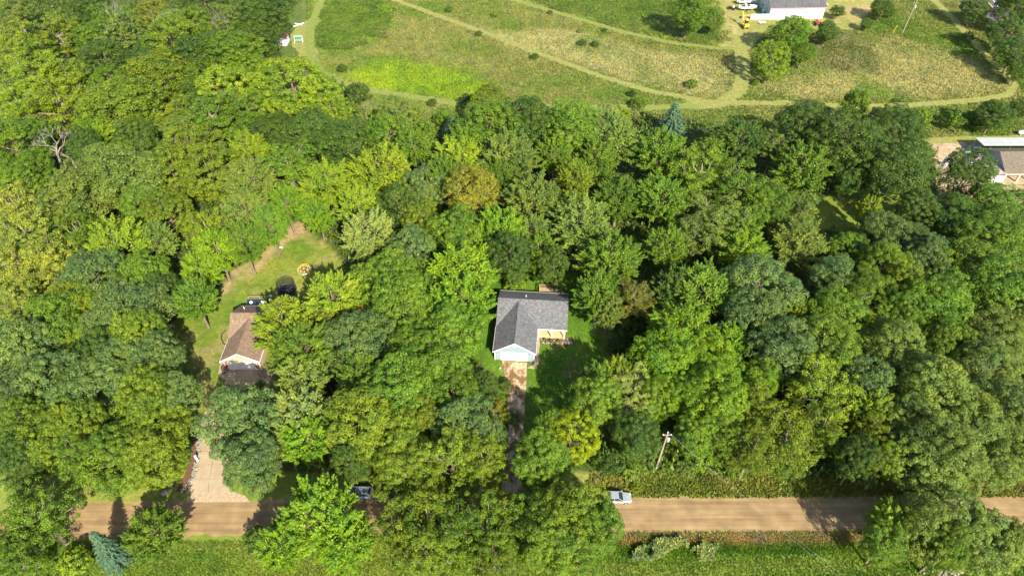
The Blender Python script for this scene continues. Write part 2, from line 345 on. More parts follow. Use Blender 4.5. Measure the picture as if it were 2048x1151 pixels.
strip('mown_path', G((1478,70),(1484,110),(1487,150),(1478,183),(1440,208),(1395,212)), (5.2,5.0), M['path'], .024, jit=.35)
strip('mown_path', G((620,110),(605,88),(600,66),(625,44)), 6.0, M['path'], .012, jit=.5)
strip('mown_path', G((1500,208),(1540,232),(1570,262)), 2.4, M['path'], .012)
strip('mown_path', G((1850,282),(1960,278),(2070,276)), 2.6, M['path'], .012)
strip('paved_road', G((1960,-14),(1998,30),(2030,75),(2070,130)), 8.5, M['asphalt'], .016, jit=.05)
strip('road_line', G((1960,-14),(1998,30),(2030,75),(2070,130)), .3, M['yellow_line'], .021, jit=0)
a0, a1 = at(1975,-14), at(2016,38); strip('road_line', [a0, a1], .2, M['white_line'], .021, jit=0)
tag(MB().add([tuple(p+Vector((0,0,.016))) for p in G((385,985),(470,983),(492,992),(500,1003),(370,1004))], [(0,1,2,3,4)]).build('gravel_apron', M['apron']), kind='structure')

def slab_path(name, left, right, cuts, m, z=.05, mid=True, gap=.035, th=.07, label=None):
    """concrete laid as separate slabs between a left and a right edge line"""
    root = empty(name, ((left[0]+right[0])/2)); tag(root, kind='structure'); b = root.location
    def along(pl, t):
        L = [(pl[i+1]-pl[i]).length for i in range(len(pl)-1)]; s = t*sum(L)
        for i, l in enumerate(L):
            if s <= l or i == len(L)-1: return pl[i].lerp(pl[i+1], min(1,s/l))
            s -= l
    n = cuts; 
    for i in range(n):
        for j in range(2 if mid else 1):
            t0, t1 = i/n, (i+1)/n; u0, u1 = ((j/2,(j+1)/2) if mid else (0,1))
            q = []
            for t, u in ((t0,u0),(t0,u1),((t0+t1)/2,u1),(t1,u1),(t1,u0),((t0+t1)/2,u0)):
                q.append(along(left,t).lerp(along(right,t),u))
            c = sum(q, Vector())/6
            q = [Vector((p.x,p.y,0))+(c-p).normalized()*gap-Vector((b.x,b.y,0))+Vector((0,0,z+rnd.uniform(-.006,.006))) for p in q]
            MB().slab(q, th).build('slab', m, root)
    return root
slab_path('driveway', G((1004,721),(1010,760),(1015,800),(1017,860),(1016,920),(1000,985)), G((1054,725),(1053,760),(1051,800),(1047,850),(1044,900),(1044,985)), 10, M['wetconc'])
slab_path('driveway', G((457,738),(448,770),(432,800),(404,830),(398,880),(392,920),(384,955),(372,986)), G((519,738),(506,770),(480,800),(445,830),(455,880),(459,930),(454,958),(461,984)), 10, M['conc'])
slab_path('walkway', G((1070,671),(1069,700),(1068,728),(1054,735)), G((1081,671),(1079,700),(1078,729),(1066,738)), 6, M['conc'], mid=False)
slab_path('walkway', G((444,712),(437,740),(436,752),(446,759)), G((456,735),(456,742),(457,750),(458,757)), 3, M['conc'], mid=False)

# ------------------------------------------------------------------ houses
def gable_roof(parent, x0, x1, y0, y1, ze, zr, m, axis='x', th=.16, name='roof'):
    """two shingled slopes; the ridge runs along the axis"""
    out = []
    if axis == 'x':
        yc = (y0+y1)/2
        for a in (y0, y1):
            out.append(MB().slab([(x0,a,ze),(x1,a,ze),(x1,yc,zr),(x0,yc,zr)], th).build(name, m, parent))
    else:
        xc = (x0+x1)/2
        for a in (x0, x1):
            out.append(MB().slab([(a,y0,ze),(a,y1,ze),(xc,y1,zr),(xc,y0,zr)], th).build(name, m, parent))
    return out
def garage_door(parent, x0, x1, zt, y, m, rows=4):
    d = MB().box(x0-.12,x1+.12,y-.03,y,0,zt+.12).build('door_frame', M['white'], parent)
    h = zt/rows
    for i in range(rows):
        for k in range(4):
            ww = (x1-x0)/4
            MB().box(x0+k*ww+.012,x0+(k+1)*ww-.012,y-.07,y-.028,i*h+.015+.02,(i+1)*h-.012).build('door_panel', m, parent)
def wall_lamp(parent, x, y, z):
    o = MB().box(x-.07,x+.07,y-.12,y,z-.12,z+.2).build('wall_lamp', M['black'], parent)
    MB().lathe([(.05,0),(.08,.05),(.07,.2),(.02,.24)], 8, (x,y-.15,z-.1)).build('lamp_glass', M['lamp_glass'], o)

# --- grey house: local x along the garage front, y away from the road
gh = empty('house', at(990,718), R(-4.5), label='blue grey house with charcoal shingle roof and white garage door', cat='house')
def gwall(mb, m='sidingblue', n='wall'): return mb.build(n, M[m], gh)
gwall(MB().prism([(0,0,0),(7.3,0,0),(7.3,0,2.72),(3.65,0,5.1),(0,0,2.72)], (0,.18,0)))
gwall(MB().box(0,.18,.18,9,0,2.7)); gwall(MB().box(7.12,7.3,.18,8.2,0,2.7)); gwall(MB().box(7.3,12.9,8.2,8.38,0,2.7))
gwall(MB().prism([(12.9,8.4,0),(12.9,15.1,0),(12.9,15.1,2.7),(12.9,10.7,5.2),(12.9,6.3,2.74),(12.9,8.2,2.7)], (-.18,0,0)))
gwall(MB().prism([(0,9,0),(0,15.1,0),(0,15.1,2.7),(0,10.7,5.2),(0,6.3,2.72),(0,9,2.7)], (.18,0,0)))
gwall(MB().box(.18,12.72,14.92,15.1,0,2.7))
gable_roof(gh, -.35, 13.25, 5.85, 15.55, 2.72, 5.5, M['roofgrey'])
gable_roof(gh, -.35, 7.65, -.42, 10.4, 2.68, 5.35, M['roofgrey'], 'y')
MB().tube([(-.36,10.7,5.5),(13.26,10.7,5.5)], .07, 6).build('ridge_cap', M['roofgrey'], gh)
MB().tube([(3.65,-.43,5.36),(3.65,10.3,5.36)], .07, 6).build('ridge_cap', M['roofgrey'], gh)
for a, b in (((-.37,2.7),(3.65,5.33)),((7.67,2.7),(3.65,5.33))):
    MB().prism([(a[0],-.46,a[1]-.24),(b[0],-.46,b[1]-.24),(b[0],-.46,b[1]+.03),(a[0],-.46,a[1]+.03)], (0,.035,0)).build('rake_board', M['white'], gh)
for x0, x1, y in ((-.37,13.27,15.57),(7.7,13.27,5.80)):
    MB().box(x0,x1,y-.02,y+.03,2.5,2.72).build('fascia', M['white'], gh)
MB().box(7.655,7.69,-.42,5.8,2.5,2.68).build('gutter', M['white'], gh); MB().box(-.39,-.355,-.42,15.5,2.5,2.68).build('gutter', M['white'], gh)
MB().box(7.5,13.1,6.05,6.25,2.35,2.68).build('porch_beam', M['white'], gh)
MB().box(7.3,12.95,6.0,8.2,.0,.16).build('porch_floor', M['porchwood'], gh)
for x in (7.95,10.35,12.8): MB().box(x-.09,x+.09,6.08,6.26,.16,2.4).build('porch_post', M['white'], gh, bevel=.01)
for x in (8.9,11.2):
    f = MB().box(x-.55,x+.55,8.14,8.2,.9,2.2).build('window', M['white'], gh); MB().box(x-.47,x+.47,8.12,8.145,.98,2.12).build('pane', M['glass'], f)
MB().box(10.0,10.05,8.15,8.2,.16,.17).build('threshold', M['white'], gh)
garage_door(gh, 1.2, 5.9, 2.15, 0, M['white'])
for x in (.55,6.55): wall_lamp(gh, x, 0, 1.85)
MB().lathe([(0,0),(.3,.001),(.3,.04),(.22,.045),(.22,.02),(0,.021)], 16).build('gable_vent', M['white'], gh)
for o in gh.children:
    if o.name.startswith('gable_vent'): o.location = (3.65,-.01,4.1); o.rotation_euler = (R(90),0,0)
for x in (0,7.3): MB().box(x-.06,x+.06,-.03,.09,0,2.5).build('corner_board', M['white'], gh)
for x in (4.6,7.0,8.6): MB().lathe([(.12,0),(.16,.12),(.16,.2),(.05,.25)], 8, (x,11.05,5.15)).build('roof_vent', M['darkgrey'], gh)
MB().tube([(5.0,12.2,4.5),(5.0,12.2,5.2)], .06, 8).build('vent_pipe', M['white'], gh)
dk = empty('deck', gh.matrix_basis @ Vector((7.4,15.6,0)), R(-4.5), label='small weathered wooden deck with slatted railing behind grey house', cat='deck')
for i in range(16): MB().box(.02+i*.29,.28+i*.29,.0,3.5,.55,.6).build('board', M['deckwood'], dk)
for x, y in ((.05,.1),(.05,3.45),(2.35,3.45),(4.6,3.45),(4.6,.1)): MB().box(x-.06,x+.06,y-.06,y+.06,0,1.55).build('post', M['deckwood'], dk)
for x0,x1,y0,y1 in ((-.03,4.7,3.38,3.52),(-.03,.11,.1,3.37),(4.53,4.67,.1,3.37)): MB().box(x0,x1,y0,y1,1.5,1.56).build('rail', M['deckwood'], dk)
for i in range(22): MB().box(.2+i*.2,.25+i*.2,3.43,3.47,.6,1.5).build('baluster', M['deckwood'], dk)
for i in range(15):
    for x in (.03,4.58): MB().box(x,x+.04,.3+i*.2,.35+i*.2,.6,1.5).build('baluster', M['deckwood'], dk)

# --- tan house
th = empty('house', at(453,738), 0, label='cream house with brown shingle roof and white garage door', cat='house')
def twall(mb, m='sidingcream'): return mb.build('wall', M[m], th)
twall(MB().prism([(0,0,0),(6.5,0,0),(6.5,0,2.7),(3.25,0,4.62),(0,0,2.7)], (0,.18,0)))
twall(MB().box(0,.18,.18,9,0,2.66)); twall(MB().box(6.32,6.5,.18,6,0,2.66)); twall(MB().box(6.5,9,5.4,5.58,0,2.7))
twall(MB().prism([(9,5.4,0),(9,13.2,0),(9,13.2,2.7),(9,9.25,5.1),(9,5.4,2.7)], (-.18,0,0)))
twall(MB().prism([(-.05,5.3,0),(-.05,13.2,0),(-.05,13.2,2.7),(-.05,9.25,5.1),(-.05,5.3,2.7)], (.12,0,0)))
twall(MB().box(.18,8.8,13.0,13.2,0,2.7))
gable_roof(th, -.4, 9.4, 4.85, 13.65, 2.72, 5.42, M['roofbrown'])
gable_roof(th, -.4, 6.9, -.4, 8.6, 2.66, 4.86, M['roofbrown'], 'y')
MB().tube([(3.25,-.4,4.88),(3.25,8.4,4.88)], .06, 6).build('ridge_cap', M['roofbrown'], th)
MB().tube([(-.4,9.25,5.42),(9.4,9.25,5.42)], .06, 6).build('ridge_cap', M['roofbrown'], th)
for a, b in (((-.42,2.68),(3.25,4.88)),((6.92,2.68),(3.25,4.88))):
    MB().prism([(a[0],-.44,a[1]-.26),(b[0],-.44,b[1]-.26),(b[0],-.44,b[1]+.03),(a[0],-.44,a[1]+.03)], (0,.035,0)).build('rake_board', M['white'], th)
MB().box(-.44,-.4,-.4,13.6,2.46,2.66).build('gutter', M['white'], th); MB().box(6.9,6.94,-.4,4.8,2.46,2.66).build('gutter', M['white'], th)
MB().box(-.4,9.4,13.65,13.7,2.46,2.72).build('gutter', M['steel'], th)
garage_door(th, .75, 5.75, 2.15, 0, M['offwhite'])
for x in (.35,6.1): wall_lamp(th, x, 0, 1.9)
MB().tube([(1.2,11.6,3.9),(1.2,11.6,4.55)], .07, 8).build('vent_pipe', M['white'], th)
MB().tube([(6.56,-.05,0),(6.56,-.05,2.5)], .05, 6).build('downspout', M['white'], th)
T = lambda x, y, z=0: th.location+Vector((x,y,z))
for x, lb in ((.32,'red flower basket hanging by the garage corner near the round walkway'),(6.12,'red flower basket hanging by the garage corner near the stone bed')):
    pt = empty('flower_basket', T(x,-.35,0), label=lb, cat='flower basket', group='red flower baskets on the garage')
    MB().lathe([(.12,.85),(.26,.95),(.3,1.2),(.27,1.22)], 10).build('basket', M['darkgrey'], pt)
    m_ = MB()
    for k in range(60):
        a = rnd.uniform(0,6.28); q = rnd.uniform(0,.42); z = 1.22+rnd.uniform(0,.4)*(1-q); s_ = .09
        m_.add([(q*math.cos(a)+rnd.uniform(-s_,s_), q*math.sin(a)+rnd.uniform(-s_,s_), z+rnd.uniform(-.06,.06)) for _ in range(4)], [(0,1,2,3)])
    m_.build('blossoms', M['flower'], pt); MB().tube([(0,0,0),(0,0,.9)], .03, 6).build('stand', M['black'], pt)
ch = empty('patio_chair', at(449,748), R(40), label='black wire patio chair on the round walkway by the cream garage', cat='chair')
MB().lathe([(.05,.42),(.3,.42),(.3,.46),(.05,.46)], 12).build('seat', M['darkgrey'], ch)
for k in range(4): MB().tube([(.24*math.cos(k*1.57+.8),.24*math.sin(k*1.57+.8),.44),(.3*math.cos(k*1.57+.8),.3*math.sin(k*1.57+.8),0)], .02, 5).build('leg', M['darkgrey'], ch)
MB().tube([(.29*math.cos(t),.29*math.sin(t),.46+.45*math.sin((t-.4)/2.3*math.pi)) for t in np.linspace(.4,2.7,10)], .02, 5).build('backrest', M['darkgrey'], ch)
tag(MB().tube([at(452,660)+Vector((0,0,.06)), at(444,668)+Vector((0,0,.06)), at(443,678)+Vector((0,0,.06)), at(447,687)+Vector((0,0,.06)), at(455,690)+Vector((0,0,.06))], .09, 6).build('bed_edging', M['black']), 'black curved garden edging beside the cream house wall', 'edging')
# deck and sofa behind the tan house
d2 = empty('deck', T(-.4,13.8), 0, label='dark wooden deck with thin railing behind the cream house', cat='deck')
for i in range(18): MB().box(.0,9.5,.05+i*.2,.235+i*.2,.4,.45).build('board', M['greywood'], d2)
for x in (.05,2.3,4.6,7,9.4): MB().box(x-.05,x+.05,3.55,3.65,0,1.4).build('post', M['greywood'], d2)
MB().box(0,9.5,3.54,3.66,1.4,1.46).build('rail', M['deckwood'], d2); MB().box(0,9.5,3.57,3.63,.75,.8).build('rail', M['greywood'], d2)
sf = empty('outdoor_sofa', T(-.1,15.3,.45), 0, label='navy blue outdoor sofa with white cushions on the dark deck', cat='sofa')
MB().box(0,4.6,0,1.0,0,.42).build('seat', M['navy'], sf, bevel=.05); MB().box(0,4.6,1.0,1.25,0,.95).build('backrest', M['navy'], sf, bevel=.05)
MB().box(-.3,0,-1.4,1.25,0,.7).build('armrest', M['navy'], sf, bevel=.05); MB().box(4.6,4.85,0,1.25,0,.65).build('armrest', M['navy'], sf, bevel=.05)
for x, a in ((.6,45),(2.9,10),(3.45,40)):
    o = MB().box(-.27,.27,-.1,.1,-.27,.27).build('cushion', M['cushion'], sf, bevel=.06); o.location = (x,.75,.72); o.rotation_euler = (R(-30),R(a),0)
lp = empty('patio_heater', T(4.6,16.6,.45), 0, label='grey metal patio heater post standing on the dark deck', cat='heater')
MB().lathe([(.2,0),(.2,.5),(.04,.55),(.04,1.9)], 10).build('post', M['steel'], lp); MB().lathe([(.05,1.9),(.32,2.0),(.28,2.08),(.03,2.2)], 12).build('hood', M['steel'], lp)

# --- white barn far off
bn = empty('barn', at(1537,39), R(2.0), label='long white metal barn with grey roof and grey gable wall', cat='barn')
for i in range(9): MB().box(i*2.05+.0,(i+1)*2.05-.03,0,.15,0,4.1).build('siding_panel', M['barnwhite'], bn)
MB().box(18.3,18.45,0,11,0,4.1).build('wall', M['barnwhite'], bn); MB().box(0,18.4,10.9,11,0,4.1).build('wall', M['barnwhite'], bn)
MB().prism([(0,0,0),(0,11,0),(0,11,4.1),(0,5.5,6.6),(0,0,4.1)], (-.12,0,0)).build('wall', M['sidinggrey'], bn)
MB().prism([(18.5,0,0),(18.5,11,0),(18.5,11,4.1),(18.5,5.5,6.6),(18.5,0,4.1)], (-.05,0,0)).build('wall', M['barnwhite'], bn)
gable_roof(bn, -.5, 19, -.5, 11.5, 4.0, 6.75, M['barnroof'])
MB().box(-.5,19,-.56,-.5,3.8,4.0).build('fascia', plain('pink_trim',(.5,.25,.27),.6), bn)
MB().box(-.16,-.12,2.2,4.6,0,3).build('door', M['wallgrey'], bn); w_ = MB().box(-.16,-.12,6.8,7.8,1.4,2.5).build('window', M['white'], bn); MB().box(-.18,-.16,6.9,7.7,1.5,2.4).build('pane', M['glass'], w_)
MB().box(18.9,19.5,1,2.2,4.3,4.5).build('gutter', M['white'], bn)
fe = empty('fence', at(1501,39), R(1), label='white board fence joining the corner of the white barn', cat='fence')
for i in range(14): MB().box(i*.42,i*.42+.4,0,.04,.05,1.7).build('board', M['white'], fe)
for i in range(4): MB().box(i*1.95-.06,i*1.95+.06,.045,.16,0,1.85).build('post', M['white'], fe)
MB().box(0,5.9,-.02,.06,1.71,1.78).build('rail', M['white'], fe)

# --- house with arched porch, right
rh = empty('house', (119.8,136.6,0), 0, label='beige house with tan shingle roof and arched porch', cat='house')
MB().prism([(0,0,0),(0,10.2,0),(0,10.2,2.7),(0,5.1,5.3),(0,0,2.7)], (.2,0,0)).build('wall', M['wallgrey'], rh)  # gable wall in plain grey-beige siding
MB().box(.2,24,10,10.2,0,2.7).build('wall', M['beige'], rh); MB().box(.2,24,2.4,2.6,0,2.7).build('wall', M['beige'], rh)
gable_roof(rh, -.35, 24, -.35, 10.55, 2.7, 5.5, M['rooftan'])
MB().box(-.35,24,-.42,-.35,2.42,2.68).build('fascia', M['beige'], rh)
for i in range(5): MB().box(.1+i*3.4,.5+i*3.4,0,.35,0,2.0).build('porch_column', M['beige'], rh)
for i in range(5):
    pts = [(.3+i*3.4,.02,2.0)]+[(.3+i*3.4+1.7-1.5*math.cos(t),.02,1.95+.45*math.sin(t)) for t in np.linspace(0,math.pi,9)]+[(.3+(i+1)*3.4,.02,2.0),(.3+(i+1)*3.4,.02,2.68),(.3+i*3.4,.02,2.68)]
    MB().prism(pts, (0,.26,0)).build('porch_arch', M['beige'], rh)
MB().box(.1,20,-.8,2.4,0,.08).build('porch_floor', M['conc'], rh)
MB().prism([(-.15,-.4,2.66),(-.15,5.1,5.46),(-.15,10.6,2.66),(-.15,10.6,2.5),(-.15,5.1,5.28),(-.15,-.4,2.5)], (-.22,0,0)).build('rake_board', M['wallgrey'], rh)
lt = empty('lean_to', (116.2,136.2,0), 0, label='tan metal lean to roof against the beige house gable', cat='lean to')
for i in range(6): MB().slab([(0,.02+i*1.5,2.25),(0,1.49+i*1.5,2.25),(3.55,1.49+i*1.5,2.85),(3.55,.02+i*1.5,2.85)], .06).build('roof_panel', M['tanmetal'], lt)
for i in range(3): MB().slab([(-1.4,3.2+i*1.5,2.0),(-1.4,4.67+i*1.5,2.0),(-.02,4.67+i*1.5,2.24),(-.02,3.2+i*1.5,2.24)], .06).build('roof_panel', M['tanmetal'], lt)
for x, y in ((.1,.2),(.1,4.5),(.1,8.8),(-1.3,3.4),(-1.3,7.4)): MB().box(x-.06,x+.06,y-.06,y+.06,0,2.05).build('post', M['white'], lt)
MB().box(.3,3.4,.1,.2,0,2.2).build('wall', M['offwhite'], lt)
cp = empty('carport', (119.2,147.3,0), 0, label='long pale metal carport roof along the back of the beige house', cat='carport')
for i in range(8): MB().slab([(i*2.6,0,3.5),(i*2.6+2.57,0,3.5),(i*2.6+2.57,4.2,3.15),(i*2.6,4.2,3.15)], .07).build('roof_panel', M['metalroof'], cp)
for i in range(5): MB().box(.2+i*5,.35+i*5,3.9,4.05,0,3.12).build('post', M['steel'], cp)
bx = empty('cooler_box', (113.9,141.6,0), 0, label='grey green metal box standing at the tan lean to edge', cat='box')
MB().box(0,1.0,0,2.2,0,1.75).build('body', M['steel'], bx, bevel=.04); MB().box(-.05,1.05,-.05,2.25,1.752,1.85).build('lid', M['sidinggrey'], bx)
pt = empty('propane_tank', at(2046,270), 0, label='white rounded propane tank lying in the grass behind the carport', cat='tank')
MB().loft([[(x,.55*q*math.cos(t),.85+.55*q*math.sin(t)) for t in np.linspace(0,2*math.pi,12,endpoint=False)] for x, q in ((-1.7,.15),(-1.6,.6),(-1.35,.92),(-1,1),(1,1),(1.35,.92),(1.6,.6),(1.7,.15))]).build('shell', M['white'], pt, smooth=True)
for x in (-.9,.9): MB().box(x-.1,x+.1,-.4,.4,0,.4).build('leg', M['steel'], pt)
MB().lathe([(.2,1.38),(.2,1.6),(.05,1.66)], 10).build('valve_cover', M['red'], pt)
pn = empty('tarp_panel', at(1890,333), R(20), label='grey pointed tarp tent standing on the dirt yard', cat='tarp')
MB().prism([(-.9,0,0),(.9,0,0),(.15,0,2.6),(-.15,0,2.6)], (0,.9,0)).build('cover', M['steel'], pn)

# --- white shed at the meadow corner
sh = empty('shed', at(540,92), R(0), label='small white shed with red trim roof at the wood edge', cat='shed')
MB().prism([(0,0,0),(5.4,0,0),(5.4,0,2.3),(2.7,0,3.6),(0,0,2.3)], (0,.1,0)).build('wall', M['white'], sh)
MB().box(0,.1,.1,4,0,2.3).build('wall', M['white'], sh); MB().box(5.3,5.4,.1,4,0,2.3).build('wall', M['white'], sh); MB().box(.1,5.3,3.9,4,0,2.3).build('wall', M['white'], sh)
gable_roof(sh, -.2, 5.6, -.2, 4.2, 2.28, 3.75, mat('red_shingles',(.30,.10,.08),.8,.3,4), 'y', .08)
MB().box(1.9,3.4,-.05,0,0,2).build('door', M['offwhite'], sh)
gl = empty('glider_bench', at(598,85), R(5), label='green glider bench with white frame on the mown grass', cat='bench')
for i in range(4): MB().box(-1.1,1.1,-.4+i*.2,-.24+i*.2,.5,.55).build('seat_slat', M['greenpaint'], gl)
for i in range(4): o = MB().box(-1.1,1.1,.42+i*.04,.46+i*.04,.62+i*.2,.79+i*.2).build('back_slat', M['greenpaint'], gl)
for x in (-1.25,1.25):
    for y in (-.55,.6): MB().tube([(x,y,0),(x,0.02,1.9)], .06, 6).build('leg', M['white'], gl)
MB().slab([(-1.4,-.5,1.9),(1.4,-.5,1.9),(1.4,.6,2.15),(-1.4,.6,2.15)], .06).build('canopy', M['greenpaint'], gl)
for i, (a, b) in enumerate((((587,54),(607,47)),((590,49),(603,51)))):
    p, q = at(*a), at(*b); c = (p+q)/2
    o = empty('white_pole', c, math.atan2((q-p).y,(q-p).x), label=('long' if i == 0 else 'short')+' white pole lying on mown grass past the green bench', cat='pole')
    L_ = (q-p).length/2; MB().tube([(-L_,0,.12+i*.2),(L_,0,.12+i*.2)], .14, 8).build('shaft', M['white'], o); MB().box(L_-.1,L_+.05,-.16,.16,0,.3+i*.2).build('end_cap', M['offwhite'], o)

# ------------------------------------------------------------------ vehicles
def make_car(name, loc, rz, paint, label, suv=False):
    t = empty(name, loc, rz, label=label, cat='car'); k = 1.12 if suv else 1
    H_ = 1.45*k
    def sec(x, hw, zl, zh):
        return [(x,-hw*.9,zl),(x,-hw,zl+.12),(x,-hw,zl+(zh-zl)*.7),(x,-hw*.88,zh),(x,hw*.88,zh),(x,hw,zl+(zh-zl)*.7),(x,hw,zl+.12),(x,hw*.9,zl)]
    MB().loft([sec(-2.3,.70,.38,.78*k),sec(-2.2,.83,.26,.93*k),(sec(-1.3,.9,.22,.95*k)),sec(.9,.9,.22,.93*k),sec(1.6,.88,.22,.86*k),sec(2.1,.8,.26,.74*k),sec(2.28,.62,.36,.6*k)]).build('body', paint, t, smooth=False, bevel=.03)
    xb0, xb1, xr0, xr1 = (-2.1,.95,-1.75,.15) if suv else (-1.75,1.0,-1.05,.2)
    zb = .93*k; cab = lambda y, z0, z1: None
    MB().loft([[(xb0,-.78,zb-.02),(xb1,-.78,zb-.04),(xb1,.78,zb-.04),(xb0,.78,zb-.02)],[(xr0,-.62,H_-.03),(xr1,-.62,H_-.03),(xr1,.62,H_-.03),(xr0,.62,H_-.03)]]).build('windows', M['glass'], t)
    MB().prism([(xr0-.05,-.63,H_-.04),(xr1+.05,-.63,H_-.04),(xr1+.05,.63,H_-.04),(xr0-.05,.63,H_-.04)], (0,0,.06)).build('roof', paint, t, bevel=.02)
    for s in (-1,1):
        for a, b in (((xb1,.79),(xr1+.02,.635)),((-.45,.79),(-.45,.635)),((xb0,.79),(xr0-.02,.635))):
            MB().tube([(a[0],s*a[1],zb-.02),(b[0],s*b[1],H_-.02)], .045, 5).build('pillar', paint, t)
        MB().box(.75,.95,s*.92-.09,s*.92+.09,.95*k,1.08*k).build('mirror', paint, t)
        MB().box(2.05,2.24,s*.58-.16,s*.58+.16,.6*k,.7*k).build('headlight', M['lamp_glass'], t)
        MB().box(-2.31,-2.2,s*.6-.16,s*.6+.16,.68*k,.82*k).build('taillight', M['red'], t)
        for x in (-1.4,1.42):
            o = MB().wheel((x,s*.82,.33), .33, .22).build('wheel', M['tyre'], t)
            MB().wheel((x,s*.9,.33), .21, .1, 10).build('rim', M['rim'], o)
    return t
def on_road(px, py, y): p = at(px, py); return Vector((p.x, y, .013))
make_car('parked_car', on_road(1233,1003,52.75), R(-1), M['silver'], 'silver car on the gravel road poking out from under leaves')
make_car('parked_car', on_road(716,996,53.5), R(178), M['bluegrey'], 'grey car under trees, roof showing, beside the dark car', True)
make_car('parked_car', on_road(779,1003,53.0), R(180), plain('dark_car_paint',(.10,.13,.15),.3,.4), 'dark car almost hidden under roadside tree leaves')
make_car('parked_car', (118.6,149.4,.012), R(185), M['bluegrey'], 'pale blue car parked under the metal carport edge', True)

def make_boat(name, loc, rz, label, trim, L_=6.2):
    t = empty(name, loc, rz, label=label, cat='boat', group='boats on trailers beside the barn')
    S = []
    for x, hw, zk in ((-L_/2,1.15,.75),(-L_/4,1.25,.72),(L_/8,1.2,.75),(L_/3,.85,.9),(L_*.45,.4,1.15),(L_/2,.04,1.45)):
        S.append([(x,-hw,1.55),(x,-hw*.85,1.05),(x,0,zk),(x,hw*.85,1.05),(x,hw,1.55),(x,hw*.9,1.6),(x,-hw*.9,1.6)])
    h = MB().loft(S).build('hull', M['white'], t)
    for s in (-1,1): MB().tube([(x_[0][0], s*(abs(x_[0][1])+.01), 1.42) for x_ in S], .06, 5).build('rub_rail', trim, h)
    MB().box(-L_/2+.3,-.2,-.9,.9,1.602,1.63).build('cockpit', M['darkgrey'], t)
    for y in (-.5,.5): MB().box(-1.4,-.8,y-.28,y+.28,1.63,2.1).build('seat', M['cushion'], t, bevel=.04)
    MB().prism([(.2,-.95,1.6),(.2,.95,1.6),(-.15,.8,2.15),(-.15,-.8,2.15)], (.05,0,.02)).build('windshield', M['glass'], t)
    MB().box(-L_/2-.5,-L_/2,-.25,.25,.9,1.95).build('engine', M['offwhite'], t, bevel=.05)
    tr = MB().box(-L_/2,L_/2+.8,-.06,.06,.5,.62).build('trailer_beam', M['steel'], t)
    for x in (-1.5,1.0): MB().box(x-.06,x+.06,-1,1,.52,1.0).build('trailer_bunk', M['steel'], t)
    for s in (-1,1): MB().wheel((-.9,s*1.1,.34), .34, .22).build('wheel', M['tyre'], t)
    MB().tube([(L_/2+.7,0,0),(L_/2+.7,0,.6)], .04, 6).build('jack', M['steel'], t)
    return t
make_boat('boat', at(1496,21), R(3), 'white boat with teal stripe on a trailer beside the barn door', M['teal'])
make_boat('boat', at(1494,9), R(2), 'white boat with dark stripe on a trailer, farther from the barn fence', M['darkgrey'], 6.8)
ex = empty('excavator', at(1489,56), R(100), label='small yellow excavator with raised boom on the worn grass', cat='excavator')
for s in (-1,1):
    MB().loft([[(x,s*.75-.2,z),(x,s*.75+.2,z)] for x, z in ((-1.3,.3),(-1.1,.05),(1.1,.05),(1.3,.3),(1.1,.6),(-1.1,.6),(-1.3,.3))], close=False).build('track', M['black'], ex)
    MB().box(-1.1,1.1,s*.75-.18,s*.75+.18,.12,.5).build('track_frame', M['darkgrey'], ex)
MB().box(-1.3,1.1,-.8,.8,.7,1.3).build('body', M['yellow'], ex, bevel=.08); MB().box(-1.5,-.7,-.75,.75,1.3,1.75).build('counterweight', M['yellow'], ex, bevel=.08)
cb = MB().box(-.4,.7,-.75,.05,1.3,2.6).build('cab', M['glass'], ex); MB().box(-.45,.75,-.8,.1,2.6,2.7).build('cab_roof', M['yellow'], cb)
MB().tube([(1.0,.3,1.2),(2.0,.3,3.0),(3.0,.3,4.2)], [.2,.22,.15], 6).build('boom', M['yellow'], ex); MB().tube([(3.0,.3,4.2),(3.5,.3,2.4)], [.17,.12], 6).build('arm', M['yellow'], ex)
MB().prism([(3.3,-.1,2.5),(3.8,-.1,2.4),(3.9,-.1,1.8),(3.4,-.1,1.75)], (0,.8,0)).build('bucket', M['darkgrey'], ex)
mw = empty('riding_mower', at(1464,19), R(160), label='black riding mower with pale seat on the grass near the boats', cat='mower')
MB().box(-.9,.6,-.5,.5,.3,.75).build('body', M['black'], mw, bevel=.06); MB().box(.5,1.4,-.38,.38,.35,.95).build('hood', M['black'], mw, bevel=.1); MB().box(-.6,-.1,-.3,.3,.75,1.2).build('seat', M['cushion'], mw, bevel=.05)
for x, q in ((-.6,.42),(1.1,.3)):
    for s in (-1,1): MB().wheel((x,s*.62,q), q, .28).build('wheel', M['tyre'], mw)
MB().tube([(.3,0,.75),(.15,0,1.2)], .04, 5).build('steering_column', M['darkgrey'], mw)
br = empty('water_barrel', at(1526,28), 0, label='teal plastic barrel with pale lid at the barn corner', cat='barrel')
MB().lathe([(.5,0),(.62,.25),(.65,.7),(.6,1.15),(.5,1.3)], 14).build('drum', M['teal'], br, smooth=True); MB().lathe([(.52,1.3),(.52,1.38),(.1,1.42)], 14).build('lid', M['cushion'], br)
tag(MB().prism([(at(1516,43)+Vector((0,0,.05))),at(1532,43)+Vector((0,0,.05)),at(1531,48)+Vector((0,0,.35)),at(1519,49)+Vector((0,0,.35))], (0,0,.06)).build('sheet_panel', M['offwhite']), 'pale blue white sheet leaning in the grass below the fence', 'panel')
wdp = empty('lumber_pile', at(1496,31), 0, label='pile of orange boards lying between boats and white fence', cat='lumber')
for i in range(8): o = MB().box(-1.8,1.8,-.12,.12,0,.12).build('board', M['orangewood'], wdp); o.location = (rnd.uniform(-.4,.4),-.8+.26*(i%6),.13*(i//6)+.01); o.rotation_euler = (0,0,R(rnd.uniform(-12,12)))
